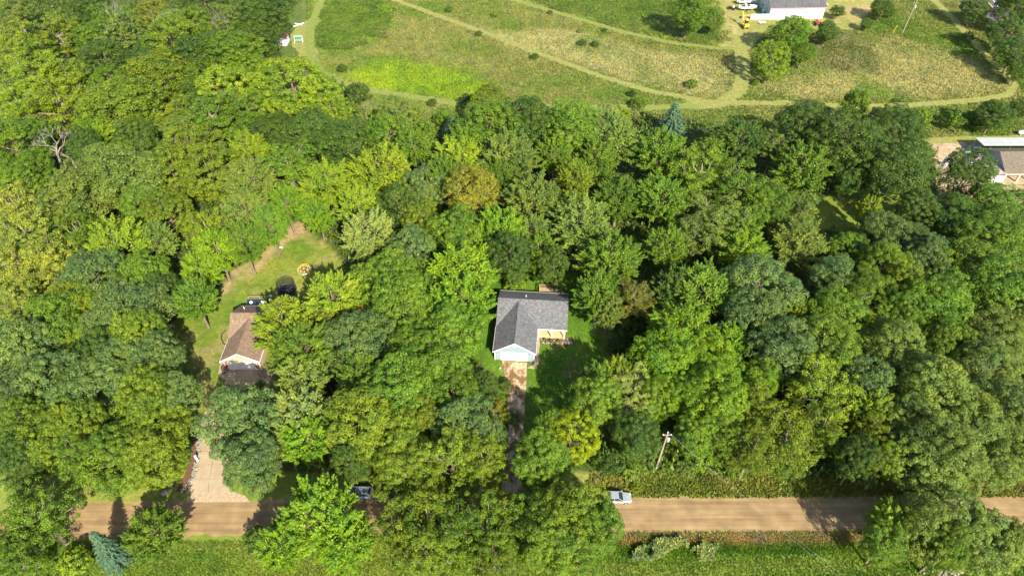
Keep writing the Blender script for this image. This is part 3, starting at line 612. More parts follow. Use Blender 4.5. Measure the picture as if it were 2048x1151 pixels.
tr2 = empty('red_tractor', at(1634,50), R(90), label='small red tractor between the dark trees at the barn end', cat='tractor')
MB().box(0,1.6,-.4,.4,.7,1.35).build('hood', M['red'], tr2, bevel=.08); MB().box(-1.0,0,-.5,.5,.6,1.0).build('body', M['darkgrey'], tr2); MB().box(-.9,-.3,-.3,.3,1.0,1.5).build('seat', M['red'], tr2, bevel=.05)
for s in (-1,1):
    MB().wheel((-.7,s*.75,.65), .65, .35).build('wheel', M['tyre'], tr2); MB().wheel((1.2,s*.6,.38), .38, .22).build('wheel', M['tyre'], tr2); MB().box(-1.1,-.2,s*.75-.2,s*.75+.2,1.32,1.4).build('fender', M['red'], tr2)

# ------------------------------------------------------------------ poles and wires
def pole(base, h, label, lean=0, cross=True):
    t = empty('utility_pole', base, 0, label=label, cat='utility pole')
    MB().tube([(0,0,0),(lean*.5,0,h*.5),(lean,0,h)], [.19,.16,.13], 8).build('shaft', M['polewood'], t)
    if cross: MB().box(lean-.75,lean+.75,-.06,.06,h-.8,h-.68).build('crossarm', M['polewood'], t)
    MB().lathe([(.2,0),(.25,.05),(.25,.85),(.1,.95)], 10, (lean*.8+.38,-.1,h*.78)).build('transformer', M['steel'], t)
    for x in (-.6,0,.6): MB().lathe([(.05,0),(.07,.1),(.03,.2)], 6, (lean+x,0,h-.68 if x else h)).build('insulator', M['cushion'], t)
    return t
pA, pB = at(1805,66), at(1312,936)
pole(pA, 10.6, 'tall pale utility pole with transformer standing in the meadow', .3, False)
pole(pB, 10.6, 'utility pole with transformer among shrubs above the gravel road', .25)
def wire(a, b, sag, label):
    a, b = Vector(a), Vector(b)
    pts = [a.lerp(b,t)-Vector((0,0,4*sag*t*(1-t))) for t in np.linspace(0,1,14)]
    tag(MB().tube(pts, .012, 4).build('power_line', M['wire']), label, 'power line', 'overhead power lines')
wire(pA+Vector((.3,0,10.7)), pA+Vector((60,1.5,10.7)), .5, 'thin upper wire running from the meadow pole towards the paved road')
wire(pA+Vector((.3,0,8.3)), pA+Vector((60,0,8.3)), .5, 'thin lower wire running from the meadow pole towards the paved road')
q = at(1700,1170,8)
wire(pB+Vector((.85,0,10.0)), q+Vector((.9,0,0)), .6, 'thin wire crossing the gravel road from the shrub pole, outer one')
wire(pB+Vector((.25,0,10.65)), q, .6, 'thin wire crossing the gravel road from the shrub pole, middle one')
st = empty('guy_stake', at(1786,66), 0, label='short yellow guy marker stake beside the meadow utility pole', cat='stake')
MB().tube([(0,0,0),(.7,.6,2.4)], .06, 6).build('marker', M['yellow'], st); MB().lathe([(.1,0),(.1,.15),(.03,.2)], 6).build('anchor', M['steel'], st)

# ------------------------------------------------------------------ yard things
dm = empty('climbing_dome', at(609,540), 0, label='yellow and white climbing dome with navy mat on the lawn', cat='climbing dome')
bm = bmesh.new(); bmesh.ops.create_icosphere(bm, subdivisions=2, radius=1.45)
for e in bm.edges:
    a, b = e.verts
    if a.co.z > -.05 and b.co.z > -.05:
        zc = (a.co.z+b.co.z)/2; MB().tube([a.co+Vector((0,0,.03)), b.co+Vector((0,0,.03))], .035, 5).build('bar', M['yellow'] if (zc > .55 or rnd.random() < .35) else M['steel'], dm)
bm.free()
MB().lathe([(.05,.35),(.85,.3),(.9,.36),(.05,.42)], 14).build('hanging_mat', M['navy'], dm)
tp = empty('trampoline', at(576,585), 0, label='round black trampoline with net enclosure half under the leaves', cat='trampoline')
MB().lathe([(.1,.84),(1.75,.84),(1.75,.87),(.1,.87)], 24).build('mat', M['black'], tp)
MB().tube([(1.9*math.cos(t),1.9*math.sin(t),.88) for t in np.linspace(0,2*math.pi,25)], .09, 6).build('frame', M['darkgrey'], tp)
MB().tube([(1.85*math.cos(t),1.85*math.sin(t),2.6) for t in np.linspace(0,2*math.pi,25)], .03, 5).build('top_ring', M['darkgrey'], tp)
for k in range(6):
    a = k*math.pi/3; MB().tube([(1.92*math.cos(a),1.92*math.sin(a),0),(1.92*math.cos(a),1.92*math.sin(a),2.62)], .035, 5).build('pole', M['darkgrey'], tp)
MB().loft([[(1.86*math.cos(t),1.86*math.sin(t),z) for t in np.linspace(0,2*math.pi,24,endpoint=False)] for z in (.9,2.6)], caps=False).build('net', M['net'], tp)
ys_ = empty('garden_seat', at(557,607), R(20), label='dark blue garden seat in the shade beside the trampoline', cat='seat')
MB().box(-.8,.8,-.3,.3,.35,.45).build('seat', M['navy'], ys_); MB().box(-.8,.8,.25,.35,.45,1.0).build('backrest', M['navy'], ys_)
for x in (-.7,.7):
    for y in (-.25,.25): MB().box(x-.04,x+.04,y-.04,y+.04,0,.35).build('leg', M['steel'], ys_)
pl = empty('wooden_rack', at(338,664), R(65), label='low weathered wooden rack standing where lawn meets the oaks', cat='rack')
for i in range(5): MB().box(-1.3,1.3,-.45+i*.19,-.3+i*.19,.85,.9).build('slat', M['greywood'], pl)
for x in (-1.2,1.2):
    for y in (-.4,.4): MB().box(x-.05,x+.05,y-.05,y+.05,0,.85).build('leg', M['greywood'], pl)
tgt = empty('lawn_sign', at(563,499), R(10), label='small white and black sign on the bare strip of lawn', cat='sign')
MB().box(-.3,.3,-.02,.02,.35,.8).build('board', M['white'], tgt); MB().box(-.3,.0,-.03,-.02,.36,.6).build('print', M['black'], tgt)
for x in (-.25,.25): MB().box(x-.02,x+.02,-.02,.02,0,.35).build('leg', M['darkgrey'], tgt)
mp_ = empty('marker_post', at(396,921), R(25), label='white leaning post in the mulch beside the stone driveway edging', cat='post')
MB().box(-.14,.14,-.08,.08,0,1.5).build('shaft', M['white'], mp_, bevel=.02); MB().box(-.17,.17,-.11,.11,1.5,1.58).build('cap', M['white'], mp_)
mk = empty('marker_post', at(1608,944), 0, label='thin white marker post in the shade above the gravel road', cat='post')
MB().tube([(0,0,0),(0,0,1.6)], .06, 6).build('shaft', M['white'], mk); MB().lathe([(.06,1.6),(.09,1.62),(.02,1.7)], 6).build('cap', M['white'], mk)
# stones: one mesh per shape, shared
stone_me = []
for k in range(5):
    bm = bmesh.new(); bmesh.ops.create_icosphere(bm, subdivisions=1, radius=.5); r_ = random.Random(k)
    for v in bm.verts: v.co = Vector((v.co.x*r_.uniform(.7,1.2), v.co.y*r_.uniform(.7,1.2), v.co.z*r_.uniform(.45,.8)))
    me = bpy.data.meshes.new('stone'); bm.to_mesh(me); bm.free(); me.materials.append(M['stone']); stone_me.append(me)
def stone(parent, p, s):
    o = bpy.data.objects.new('stone', rnd.choice(stone_me)); COL.objects.link(o); o.parent = parent; o.location = p; o.scale = (s,s,s); o.rotation_euler = (0,0,rnd.uniform(0,6)); return o
def bed(name, pts, label, m, z=.03):
    c = sum(pts, Vector())/len(pts); t = empty(name, c, label=label, cat='garden bed')
    MB().slab([p-c+Vector((0,0,z+.04)) for p in pts], .06).build('mulch', m, t); return t, c
b1, c1 = bed('stone_bed', G((384,868),(398,866),(400,885),(396,920),(388,955),(370,985),(352,982),(372,945),(384,905)), 'curved mulch bed edged with pale stones along the concrete driveway', M['mulch'])
for i in range(110):
    t = i/110; px = np.interp(t, [0,.35,.65,.85,1], [400,398,391,380,366]); py = np.interp(t, [0,.35,.65,.85,1], [868,905,945,968,983])
    p = at(px+rnd.uniform(-6,3), py+rnd.uniform(-2,2)); stone(b1, p-c1+Vector((0,0,.14)), rnd.uniform(.28,.6))
b2, c2 = bed('stone_bed', G((1079,677),(1132,677),(1146,674),(1148,690),(1132,692),(1080,686)), 'stone edged flower bed with low shrubs before the grey house porch', M['mulch'])
for i in range(70):
    p = at(rnd.uniform(1082,1144), rnd.choice([rnd.uniform(683,688), rnd.uniform(676,688)])); stone(b2, p-c2+Vector((0,0,.12)), rnd.uniform(.22,.5))
b3, c3 = bed('stone_bed', G((513,742),(530,735),(545,750),(540,772),(515,772),(508,765)), 'shaded stone bed beside the cream garage corner', M['soil'])
for i in range(45): p = at(rnd.uniform(514,540), rnd.uniform(745,770)); stone(b3, p-c3+Vector((0,0,.12)), rnd.uniform(.2,.45))
rp = empty('rock_pile', at(1888,1146), label='pile of pale stones in the grass at the foot of roadside trees', cat='rock pile')
for i in range(60): stone(rp, (rnd.gauss(0,1.2),rnd.gauss(0,.6),.15+rnd.random()*.25), rnd.uniform(.3,.6))
for (px,py,s,lb) in ((330,983,1.3,'single pale boulder at the road edge under the trees'),(1000,735,.7,'small pale boulder where the stained driveway meets the garage')):
    o = bpy.data.objects.new('boulder', stone_me[1]); COL.objects.link(o); o.location = at(px,py,s*.2); o.scale = (s,s,s*1.2); tag(o, lb, 'boulder')

# ------------------------------------------------------------------ trees: prototypes
def unit(v): return v/np.maximum(np.linalg.norm(v, axis=-1, keepdims=True), 1e-9)
def leaf_quads(P, N, size, r, axis=None, ar=.62):
    n = len(P); t = axis if axis is not None else r.normal(size=(n,3)); t = t+r.normal(size=(n,3))*.35 if axis is not None else t
    t = unit(t-N*np.sum(t*N,1,keepdims=True)); b = np.cross(N, t); s = size[:,None]
    V = np.stack([P-t*s*.5, P+b*s*.5*ar, P+t*s*.5, P-b*s*.5*ar], 1).reshape(-1,3)
    return V, np.arange(n*4).reshape(n,4)
def sphere_dirs(n, r, zmin=-.5):
    z = 1-(np.arange(n)+.5)/n*(1-zmin); a = np.arange(n)*2.39996+r.uniform(0,6.28)
    d = np.stack([np.sqrt(np.maximum(0,1-z*z))*np.cos(a), np.sqrt(np.maximum(0,1-z*z))*np.sin(a), z], 1)
    return unit(d+r.normal(size=d.shape)*.14)
CZ, RZ, RXY, TOP = 8.3, 5.8, 5.0, 14.2
def puff(c, out, rad, n, r, flat=1.0, tilt=.55, size=.3, lo=.55):
    d = unit(r.normal(size=(n,3))+out*.75+np.array([0,0,.35])); q = rad*r.uniform(lo,1.05,(n,1))
    P = c+d*q*np.array([1,1,flat]); N = unit(d*.9+np.array([0,0,.35])+r.normal(size=(n,3))*tilt)
    return P, N, size*r.uniform(.75,1.35,n)
def crown_oak(seed):
    r = np.random.default_rng(seed); A = []; limbs = []
    for L in sphere_dirs(16, r, -.85):
        k = 1 if L[2] > -.3 else .8
        lc = L*r.uniform(.50,.70)*k; lr = r.uniform(.33,.46); limbs.append(lc)
        for d in sphere_dirs(17, r, -.7):
            o = unit(d+L*.6); c = (lc+o*lr*r.uniform(.68,1.15)*[1,1,.9])
            if np.linalg.norm(c) < .5: continue
            A.append(puff(c*[RXY,RXY,RZ]+[0,0,CZ], o, r.uniform(.5,.95), 104, r, .8, .36, .215, .72))
        A.append(puff(lc*[RXY,RXY,RZ]+[0,0,CZ], L, 1.5, 70, r))
    return A, limbs, None
def crown_round(seed):
    r = np.random.default_rng(seed); A = []; limbs = []
    for L in sphere_dirs(9, r, -.6): limbs.append(L*.55)
    off = [unit(r.normal(size=3)) for _ in range(6)]
    for d in sphere_dirs(270, r, -.85):
        q = .78+.24*sum(max(0, float(d@o))**3 for o in off)*.7+r.uniform(-.1,.08)
        A.append(puff(d*q*[RXY,RXY,RZ]*.92+[0,0,CZ], d, r.uniform(.42,.75), 80, r, .9, .42, .21, .7))
    return A, limbs, None
def crown_loose(seed):
    r = np.random.default_rng(seed); A = []; limbs = []
    for L in sphere_dirs(14, r, -.75):
        lc = L*r.uniform(.5,.75); limbs.append(lc)
        for k in range(15):
            c = lc+r.normal(size=3)*[.22,.22,.2]
            nn = np.linalg.norm(c)
            if nn > 1.08: c *= 1.05/nn
            A.append(puff(c*[RXY,RXY,RZ]+[0,0,CZ], unit(L+r.normal(size=3)*.5), r.uniform(.4,.95), int(r.uniform(60,125)), r, .62, .6, .21))
    return A, limbs, None
def crown_maple(seed):
    r = np.random.default_rng(seed); A = []; limbs = []; AX = []
    for L in sphere_dirs(92, r, -.85):
        up = np.array([0,0,1.0]); o = unit(L*[1,1,.8]+up*.55+r.normal(size=3)*.12)
        base = L*r.uniform(.42,.62); ln = r.uniform(.36,.56)*5; b3 = base*[RXY,RXY,RZ]+[0,0,CZ-.3]
        if len(limbs) < 12 and r.random() < .3: limbs.append(base*.8)
        shoots = [(b3, o, ln, .95)]
        for k in range(4):
            q = unit(o+r.normal(size=3)*.55); shoots.append((b3+o*ln*r.uniform(.15,.6), q, ln*r.uniform(.35,.55), .55))
        for (p0, d, l, wd) in shoots:
            n = int(54*l); t = r.beta(1.15,1.2,n)[:,None]; side = r.normal(size=(n,3)); side = unit(side-d*np.sum(side*d,1,keepdims=True))
            P = p0+d*l*t+side*(wd*.85*(1-t)**.9*r.uniform(.25,1,(n,1))+.03)-np.array([0,0,.10])*(1-t)
            N = unit(side*.75+np.array([0,0,.75])+d*.15+r.normal(size=(n,3))*.38)
            A.append((P, N, .215*r.uniform(.75,1.3,n))); AX.append(unit(d[None]+side*.6))
    for d in sphere_dirs(40, r, -.6):
        p = puff(d*.55*[RXY,RXY,RZ]+[0,0,CZ], d, 1.2, 36, r); A.append(p); AX.append(unit(r.normal(size=p[0].shape)))
    return A, limbs, np.concatenate(AX)
def crown_spruce(seed):
    r = np.random.default_rng(seed); A = []; AX = []
    for lv in range(22):
        z = 1.2+lv*.58; rad = 4.2*(1-z/14.2)**.85+.25; nb = int(6+rad*3.2)
        for k in range(nb):
            a = k/nb*6.283+lv*.7+r.uniform(-.2,.2); d = np.array([math.cos(a),math.sin(a),0]); l = rad*r.uniform(.78,1.1); n = int(16+l*26)
            t = r.uniform(.12,1,n)[:,None]; sd = np.array([-d[1],d[0],0]); wv = r.normal(size=(n,1))*.28*(1.15-t)
            P = np.array([0,0,z])+d*l*t+sd*wv+np.array([0,0,1])*(-.55*t*t*.9+.3*t)*(.5+.12*l)+r.normal(size=(n,3))*.05
            A.append((P, unit(np.array([0,0,.9])+d*.45+r.normal(size=(n,3))*.5), .3*r.uniform(.7,1.2,n))); AX.append(np.repeat(unit(d-np.array([0,0,.3]))[None], n, 0))
    return A, [], np.concatenate(AX)
def crown_shrub(seed):
    r = np.random.default_rng(seed); A = []
    for d in sphere_dirs(46, r, -.1):
        q = r.uniform(.62,1.05); c = d*q*[.85,.85,.8]*2.0+[0,0,1.15]
        A.append(puff(c, d, r.uniform(.3,.55), 60, r, .9, .6, .2))
    return A, [], None
def trunk_mesh(limbs, seed, top=9.0, r0=.34):
    m = MB(); rr = random.Random(seed)
    m.tube([(0,0,-.15),(0,0,.25),(rr.uniform(-.15,.15),rr.uniform(-.15,.15),3),(rr.uniform(-.3,.3),rr.uniform(-.3,.3),6.2),(rr.uniform(-.4,.4),rr.uniform(-.4,.4),top),(0,0,top+2.6)], [r0*1.35,r0,r0*.85,r0*.66,r0*.45,r0*.1], 7)
    for L in limbs:
        e = Vector((L[0]*RXY,L[1]*RXY,L[2]*RZ+CZ)); b = Vector((0,0,max(3.6,min(top,e.z-2.2)))); mid = b.lerp(e,.5)+Vector((rr.uniform(-.4,.4),rr.uniform(-.4,.4),rr.uniform(-.5,.1)))
        m.tube([b,mid,e], [r0*.45,r0*.28,r0*.10], 5, False)
        for k in range(3):
            q = e+Vector((rr.gauss(0,1)*.7,rr.gauss(0,1)*.7,rr.uniform(-.2,1.3)))+Vector((L[0],L[1],L[2]))*1.2
            m.tube([mid.lerp(e,rr.uniform(.4,1)), q], [r0*.13,.02], 4, False)
    return m
def branches(m, p, d, l, r, lv, rr, spread=.55):
    e = p+d*l; mid = p+d*l*.5+Vector((rr.gauss(0,.06),rr.gauss(0,.06),rr.gauss(0,.06)))*l
    m.tube([p,mid,e], [r,r*.8,r*.58], 5 if lv < 2 else 3, False)
    if lv >= 5: return
    for k in range(rr.choice([2,3]) if lv else 4):
        q = (d+Vector((rr.gauss(0,spread),rr.gauss(0,spread),rr.gauss(.16,spread*.7)))).normalized()
        branches(m, p.lerp(e, rr.uniform(.55,1)), q, l*rr.uniform(.6,.85), r*.56, lv+1, rr, spread)
PROTO = {}
def add_proto(kind, idx, fn, seed, m='leaf', bark='bark'):
    A, limbs, AX = fn(seed); r = np.random.default_rng(seed+99)
    P = np.concatenate([a[0] for a in A]); N = np.concatenate([a[1] for a in A]); S = np.concatenate([a[2] for a in A])
    V, F = leaf_quads(P, N, S, r, AX)
    c = bulk('crown', V, F, M[m])
    if kind == 'shrub':
        mm = MB()
        for k in range(6): mm.tube([(0,0,-.05),(math.cos(k)*.5,math.sin(k)*.5,.8),(math.cos(k)*1.1,math.sin(k)*1.1,1.7)], [.06,.04,.01], 4)
    elif kind == 'spruce': mm = MB().tube([(0,0,-.1),(0,0,7),(0,0,14)], [.3,.2,.03], 7)
    else: mm = trunk_mesh(limbs, seed, r0=.3 if kind != 'loose' else .36)
    t = mm.build('trunk', M[bark], None, smooth=True)
    cm, tm = c.data, t.data; bpy.data.objects.remove(c); bpy.data.objects.remove(t)
    PROTO.setdefault(kind, []).append((cm, tm))
for k in range(6): add_proto('oak', k, crown_oak, 100+k)
for k in range(5): add_proto('maple', k, crown_maple, 200+k)
for k in range(4): add_proto('loose', k, crown_loose, 300+k, bark='palebark')
for k in range(3): add_proto('round', k, crown_round, 400+k)
for k in range(2): add_proto('spruce', k, crown_spruce, 500+k, m='needle')
for k in range(3): add_proto('shrub', k, crown_shrub, 600+k)
DEAD = []
for k in range(3):
    rr = random.Random(70+k); m_ = MB(); m_.tube([(0,0,-.1),(.1,0,2.5),(.0,.1,5)], [.3,.24,.2], 7, False)
    branches(m_, Vector((0,.1,5)), Vector((rr.uniform(-.2,.2),rr.uniform(-.2,.2),1)).normalized(), 3.2, .2, 0, rr)
    o = m_.build('trunk', M['deadbark']); DEAD.append(o.data); bpy.data.objects.remove(o)

TONE = {'yg':((.150,.218,.014),'yellow green'),'lime':((.110,.200,.010),'lime green'),'mg':((.088,.158,.013),'mid green'),'dg':((.054,.099,.014),'dark green'),
 'bg':((.090,.146,.036),'blue green'),'gg':((.116,.168,.028),'grey green'),'ol':((.114,.164,.012),'olive green'),'br':((.130,.142,.017),'brownish'),'yl':((.185,.245,.005),'golden yellow'),
 'pa':((.165,.222,.050),'silvery green'),'py':((.188,.228,.030),'straw yellow'),'sb':((.070,.14,.080),'blue'),'or':((.24,.13,.02),'rusty orange')}
FORM = {'oak':'puffy tree','maple':'feathery tree','loose':'airy tree','round':'rounded tree','spruce':'spruce','shrub':'shrub'}
ZONES = [(0,1000,460,1200,'near the blue spruce'),(460,890,840,1200,'over the parked cars'),(840,890,1260,1200,'between parked cars and stained driveway'),(1700,930,2100,1200,'by the roadside stone pile'),
 (0,600,200,820,'in the blue green oaks'),(200,600,400,820,'at the cream house lawn'),(0,600,400,1010,'beside the stone edged driveway'),(390,760,560,960,'over the curved concrete driveway'),(520,560,770,790,'crowding the cream house'),(520,735,780,900,'in grove by the curved driveway'),(780,735,1045,900,'in grove by the stained driveway'),
 (740,520,1000,760,'beside the grey garage wall'),(1040,780,1480,960,'around the roadside utility pole'),(1480,780,1760,960,'above the open gravel road'),(1130,500,1480,800,'along the grey house lawn'),
 (0,230,345,620,'around the bleached dead tree'),(0,0,280,235,'in the far woods'),(280,0,580,235,'behind the white shed'),(340,230,690,560,'beyond the climbing dome lawn'),(560,120,720,420,'by the looping mown path'),
 (680,160,1050,335,'below the lime meadow patch'),(1050,160,1390,335,'below the meadow path'),(680,330,1000,560,'in woods by the grey house'),(1000,330,1420,560,'behind the grey house deck'),(1390,190,1640,400,'below the path junction'),(1640,190,1900,400,'beside the dirt yard'),(1380,-20,1700,190,'near the white barn'),(1700,-20,2100,190,'near the paved road'),
 (1880,180,2100,420,'beside the arched porch house'),(1380,380,1760,960,'in woods below the clearing'),(1760,380,2100,640,'in woods below the arched house'),(1760,640,2100,960,'in woods above the stone pile')]
def zone(px, py):
    for x0,y0,x1,y1,s in ZONES:
        if x0 <= px < x1 and y0 <= py < y1: return s
    return 'in the deep woods'
cnt = {}
def plant(px, py, r, kind, tone, H=None, label=None, low=0):
    """a tree whose crown centre shows at px,py with crown radius r (survey picture pixels)"""
    z = 9.0
    for _ in range(3):
        d = depth(at(px, py, z)); Rm = r*d/FPX
        if kind == 'shrub': h = H or Rm*1.5; z = h*.5
        elif kind == 'spruce': h = H or Rm*3.0; z = h*.45
        else: h = H or (9.2+Rm*.95)*random.Random(int(px*3+py*5)).uniform(.88,1.12); z = h*(CZ+.9)/TOP
    p = at(px, py, z)
    if 45.6 < p.y < 54.4: p.y = 45.6 if p.y < 49.5 else 54.4           # no trunk in the carriageway
    if -53.5 < p.x < -42.6 and 78 < p.y < 93: p.x = -42.6
    rr = random.Random(int(px*7+py*13)); k = cnt.get(kind,0); cnt[kind] = k+1
    name = {'spruce':'spruce_tree','shrub':'shrub'}.get(kind,'deciduous_tree')
    words = label or f"{'small ' if r < 41 else 'large ' if r > 55 else ''}{TONE[tone][1]} {FORM[kind]} {zone(px,py)}"
    o = empty(name, (p.x,p.y,0), rr.uniform(0,6.28), label=words, cat='shrub' if kind == 'shrub' else 'tree', group=None if label else ('shrubs ' if kind == 'shrub' else 'trees ')+zone(px,py))
    if kind == 'shrub': sx = Rm/2.05; sz = h/3.0
    elif kind == 'spruce': sx = Rm/4.3; sz = h/14
    else: sx = Rm/4.85; sz = h/TOP
    o.scale = (sx*rr.uniform(.93,1.07), sx*rr.uniform(.93,1.07), sz)
    cm, tm = PROTO[kind][rr.randrange(len(PROTO[kind]))]
    c = bpy.data.objects.new('crown', cm); COL.objects.link(c); c.parent = o
    t = bpy.data.objects.new('trunk', tm); COL.objects.link(t); t.parent = o
    v = rr.uniform(.86,1.16); hue = rr.uniform(-.06,.06); b = TONE[tone][0]
    c.color = (b[0]*v*(1+hue), b[1]*v, b[2]*v*(1-hue), 1)
    return o
K = {'O':'oak','M':'maple','L':'loose','R':'round','S':'spruce','B':'shrub'}
TREES = """
28 18 38 L gg|185 18 42 O dg|305 22 38 R br|412 8 50 O dg|520 28 60 O dg|1675 22 16 O dg|1765 14 25 O dg|1783 24 12 O dg|1733 46 15 O dg|1952 14 34 O dg|2032 18 44 O dg|40 88 52 L yg|113 62 45 L ol|195 76 42 O mg|222 38 42 L mg|245 62 46 L gg|340 83 62 R ol|345 44 36 R pa|395 48 45 O mg|450 42 46 L gg|512 76 46 O dg|548 120 20 O dg 8
1378 24 46 O mg|1424 36 30 O mg|1585 62 46 O mg|1607 104 30 O mg|1656 60 28 O dg|2012 62 42 O dg|2030 100 42 O dg|65 150 60 L yg|135 150 48 L yg|215 122 53 O dg|308 119 49 O dg|395 114 57 O dg|457 108 65 O mg|492 138 42 O mg|1543 112 48 R yg|2040 140 30 O dg|35 198 52 L yg|121 203 71 L yg|220 166 42 R mg|322 153 68 O ol|384 172 34 O mg
395 206 42 O dg|454 174 58 R yg|582 166 74 R yg|642 192 46 R yg|980 196 34 R ol|1715 202 30 M mg|195 260 42 M lime|242 212 74 O ol|360 228 34 L ol|365 266 38 L gg|424 233 62 L mg|496 216 46 L mg|555 265 52 O dg|560 226 42 R yg|630 266 60 O dg|662 218 46 L yg|775 270 46 O mg|790 226 40 R gg
982 251 66 O mg|1057 244 59 O dg|1146 251 59 O mg|1604 246 54 O dg|1790 252 54 O dg|1990 226 40 O dg|2040 216 26 O dg|26 285 65 O mg|172 292 34 O dg|275 276 44 O dg|376 291 59 L ol|496 300 48 M yg|575 326 52 L mg|696 289 64 O dg|826 290 46 M mg|919 314 64 M yg|936 282 46 M mg|1014 306 68 M gg|1108 302 42 M mg
1195 316 46 M mg|1225 272 66 M gg|1319 300 64 M mg|1418 302 42 M mg|1482 275 62 M dg|1545 296 36 L gg|1606 329 61 M mg|1693 281 74 O dg|52 350 52 O mg|162 390 68 O gg|215 340 60 O gg|261 357 70 O gg|345 345 48 R ol|415 340 60 R ol|496 356 52 M gg|654 363 67 M yg|759 334 68 M yg|855 368 46 O bg
885 345 40 M mg|942 385 56 O br|1000 350 40 M mg|1150 350 42 M ol|1236 390 51 M mg|1323 390 64 M mg|1360 330 42 M dg|1400 346 70 L yg|1487 376 60 L mg|1702 342 40 O dg|1787 333 74 O dg|1935 346 50 O dg|30 412 56 L py|285 408 42 O mg|330 415 52 R ol|490 420 55 M gg|572 404 42 M lime|634 424 36 M lime|720 405 46 M yg
796 410 42 O dg|842 440 42 O ol|1063 393 62 M gg|1162 440 66 M gg|1440 440 64 L gg|1740 418 26 M yg|1836 420 40 O dg|1905 432 54 O dg|2010 417 66 O mg|48 466 60 L py|155 466 52 L mg|233 484 67 M yg|305 476 44 M gg|410 456 48 L yg|486 480 46 M mg|538 446 42 M mg|736 460 56 M pa|820 500 52 O bg|914 463 57 O mg
996 456 57 M lime|1020 510 46 O dg|1062 458 46 M gg|1080 500 42 M mg|1333 486 50 M mg|1392 462 46 L gg|1490 496 55 M lime|1598 477 61 M gg|1695 498 42 O mg 10|1768 462 48 O bg 12|1530 404 46 O mg|1606 424 36 L gg|1478 442 46 M mg|1812 486 52 O bg|1990 470 68 O mg|36 526 60 L py|97 521 61 L py|189 553 66 O bg|290 552 46 O mg|432 492 46 M lime|402 534 42 M lime|778 558 68 O mg|925 537 74 M lime
1107 528 32 O dg|1222 513 68 M mg|1668 556 46 O bg|1766 526 46 O mg|1806 566 46 L yg|1850 512 46 O bg|1940 530 72 O mg|28 592 46 L py|150 606 46 O ol|263 614 70 O bg|316 578 42 O dg|388 592 46 M mg|663 591 62 M yg|809 605 66 O mg|856 576 52 M mg|921 600 72 M lime|1196 580 50 M mg|1218 612 40 M gg
1350 576 50 M dg|1407 575 74 M mg|1520 572 68 O bg|1590 616 32 M yg|1672 626 60 O mg|1730 590 52 O mg|1820 620 40 O mg|1880 600 60 O mg|2013 578 71 O mg|113 641 57 O mg|215 652 52 O bg|280 672 52 O ol|568 646 68 M yg|665 640 46 R br|716 679 73 O bg|904 659 62 O mg|1361 656 72 M lime|1462 686 50 M lime
1505 632 55 O bg|1742 660 28 O yg|1890 680 46 O mg|1990 672 66 O gg|2040 640 40 O gg|41 700 69 O bg|200 702 46 O dg|245 722 56 O bg|316 716 54 O bg|601 697 70 M mg|716 746 50 M mg|820 690 46 O mg|851 730 70 O mg|908 738 40 O mg|1235 742 36 M yg|1286 716 38 M lime|1336 712 60 O lime|1418 730 62 O lime
1570 699 65 O bg|1654 693 69 O mg|1790 690 55 O gg|1975 732 60 O gg|35 795 60 O bg|100 766 68 O bg|140 780 46 O dg|185 767 66 O bg|296 796 60 O ol|341 799 58 O bg|602 756 56 M gg|796 780 74 O mg|906 791 56 O mg|966 772 30 O dg|1195 756 44 M mg|1195 800 50 O mg|1269 781 55 L pa|1372 796 48 O lime|1316 792 44 O lime
1435 796 62 O lime|1520 756 40 O lime|1643 773 66 L yg|1730 766 46 O bg|1870 774 69 O gg|50 846 52 O mg|160 850 52 O ol|303 859 72 O ol|478 832 76 O bg|600 822 68 M pa|680 842 50 M mg|721 847 72 O ol|786 870 60 O ol|836 840 46 O ol|920 843 64 O bg|962 866 40 O bg|1098 852 26 O mg|1272 866 46 O dg
1392 868 40 O mg|1450 866 50 L mg|1515 820 50 L yg|1645 850 50 L ol|1738 816 50 M yg|1746 860 46 L ol|1830 840 60 O gg|1940 842 60 O gg|2013 828 74 O gg|100 886 56 O ol|228 913 70 O mg|302 912 64 O ol|502 918 54 O bg|610 872 56 M lime|700 920 38 O dg|1505 900 48 L ol|1568 875 71 L ol|1715 915 42 O dg
1885 900 70 O gg|2005 922 50 O gg|35 946 52 O dg|130 980 56 L mg|809 933 63 O ol|896 960 72 L ol|962 946 52 L ol|1084 964 56 O mg|1152 979 73 O ol|1780 946 40 L yg|1870 974 73 O gg|1945 976 48 O gg|78 1020 71 L mg|800 1046 60 L ol|856 1000 66 L ol|968 1000 62 L ol|1064 1020 60 O mg|1116 1020 64 O ol
1190 1046 54 O mg|1780 1022 48 M yg|1920 1046 58 O gg|30 1060 56 L mg|890 1066 74 L mg|975 1056 64 L mg|1096 1080 64 O mg|1162 1090 58 L mg|1768 1082 42 O mg|1850 1050 58 O gg|1890 1092 44 O mg|1968 1079 64 O gg|2024 1086 40 O gg|35 1126 44 L mg|856 1116 60 L ol|990 1116 60 L ol
"""
TREE_OBJ = []
for row in TREES.strip().split('\n'):
    for e in row.split('|'):
        px, py, r, k, tn, *hh = e.split(); px, py, r = float(px), float(py), float(r)
        far = (py < 180 and px > 1300) or (px > 1890 and py < 250)
        if far: r *= .84
        TREE_OBJ.append((px, py, tn, plant(px, py, r, K[k], tn, H=(max(3.0, 2.1*r*depth(at(px,py,3))/FPX) if far else (float(hh[0]) if hh else None)))))
def share(pref):
    n = {}
    for t in TREE_OBJ: n.setdefault(t[3]['label'], []).append(t)
    for lb, ts in n.items():
        if len(ts) < 2: continue
        for px, py, tn, o in ts:
            nb = sorted((math.hypot(px-q[0], py-q[1]), q[2]) for q in TREE_OBJ if q[2] != tn)
            if nb: o['label'] = lb.replace(' tree ', f" tree beside {TONE[nb[0][1]][1]} one ", 1)
share(0)
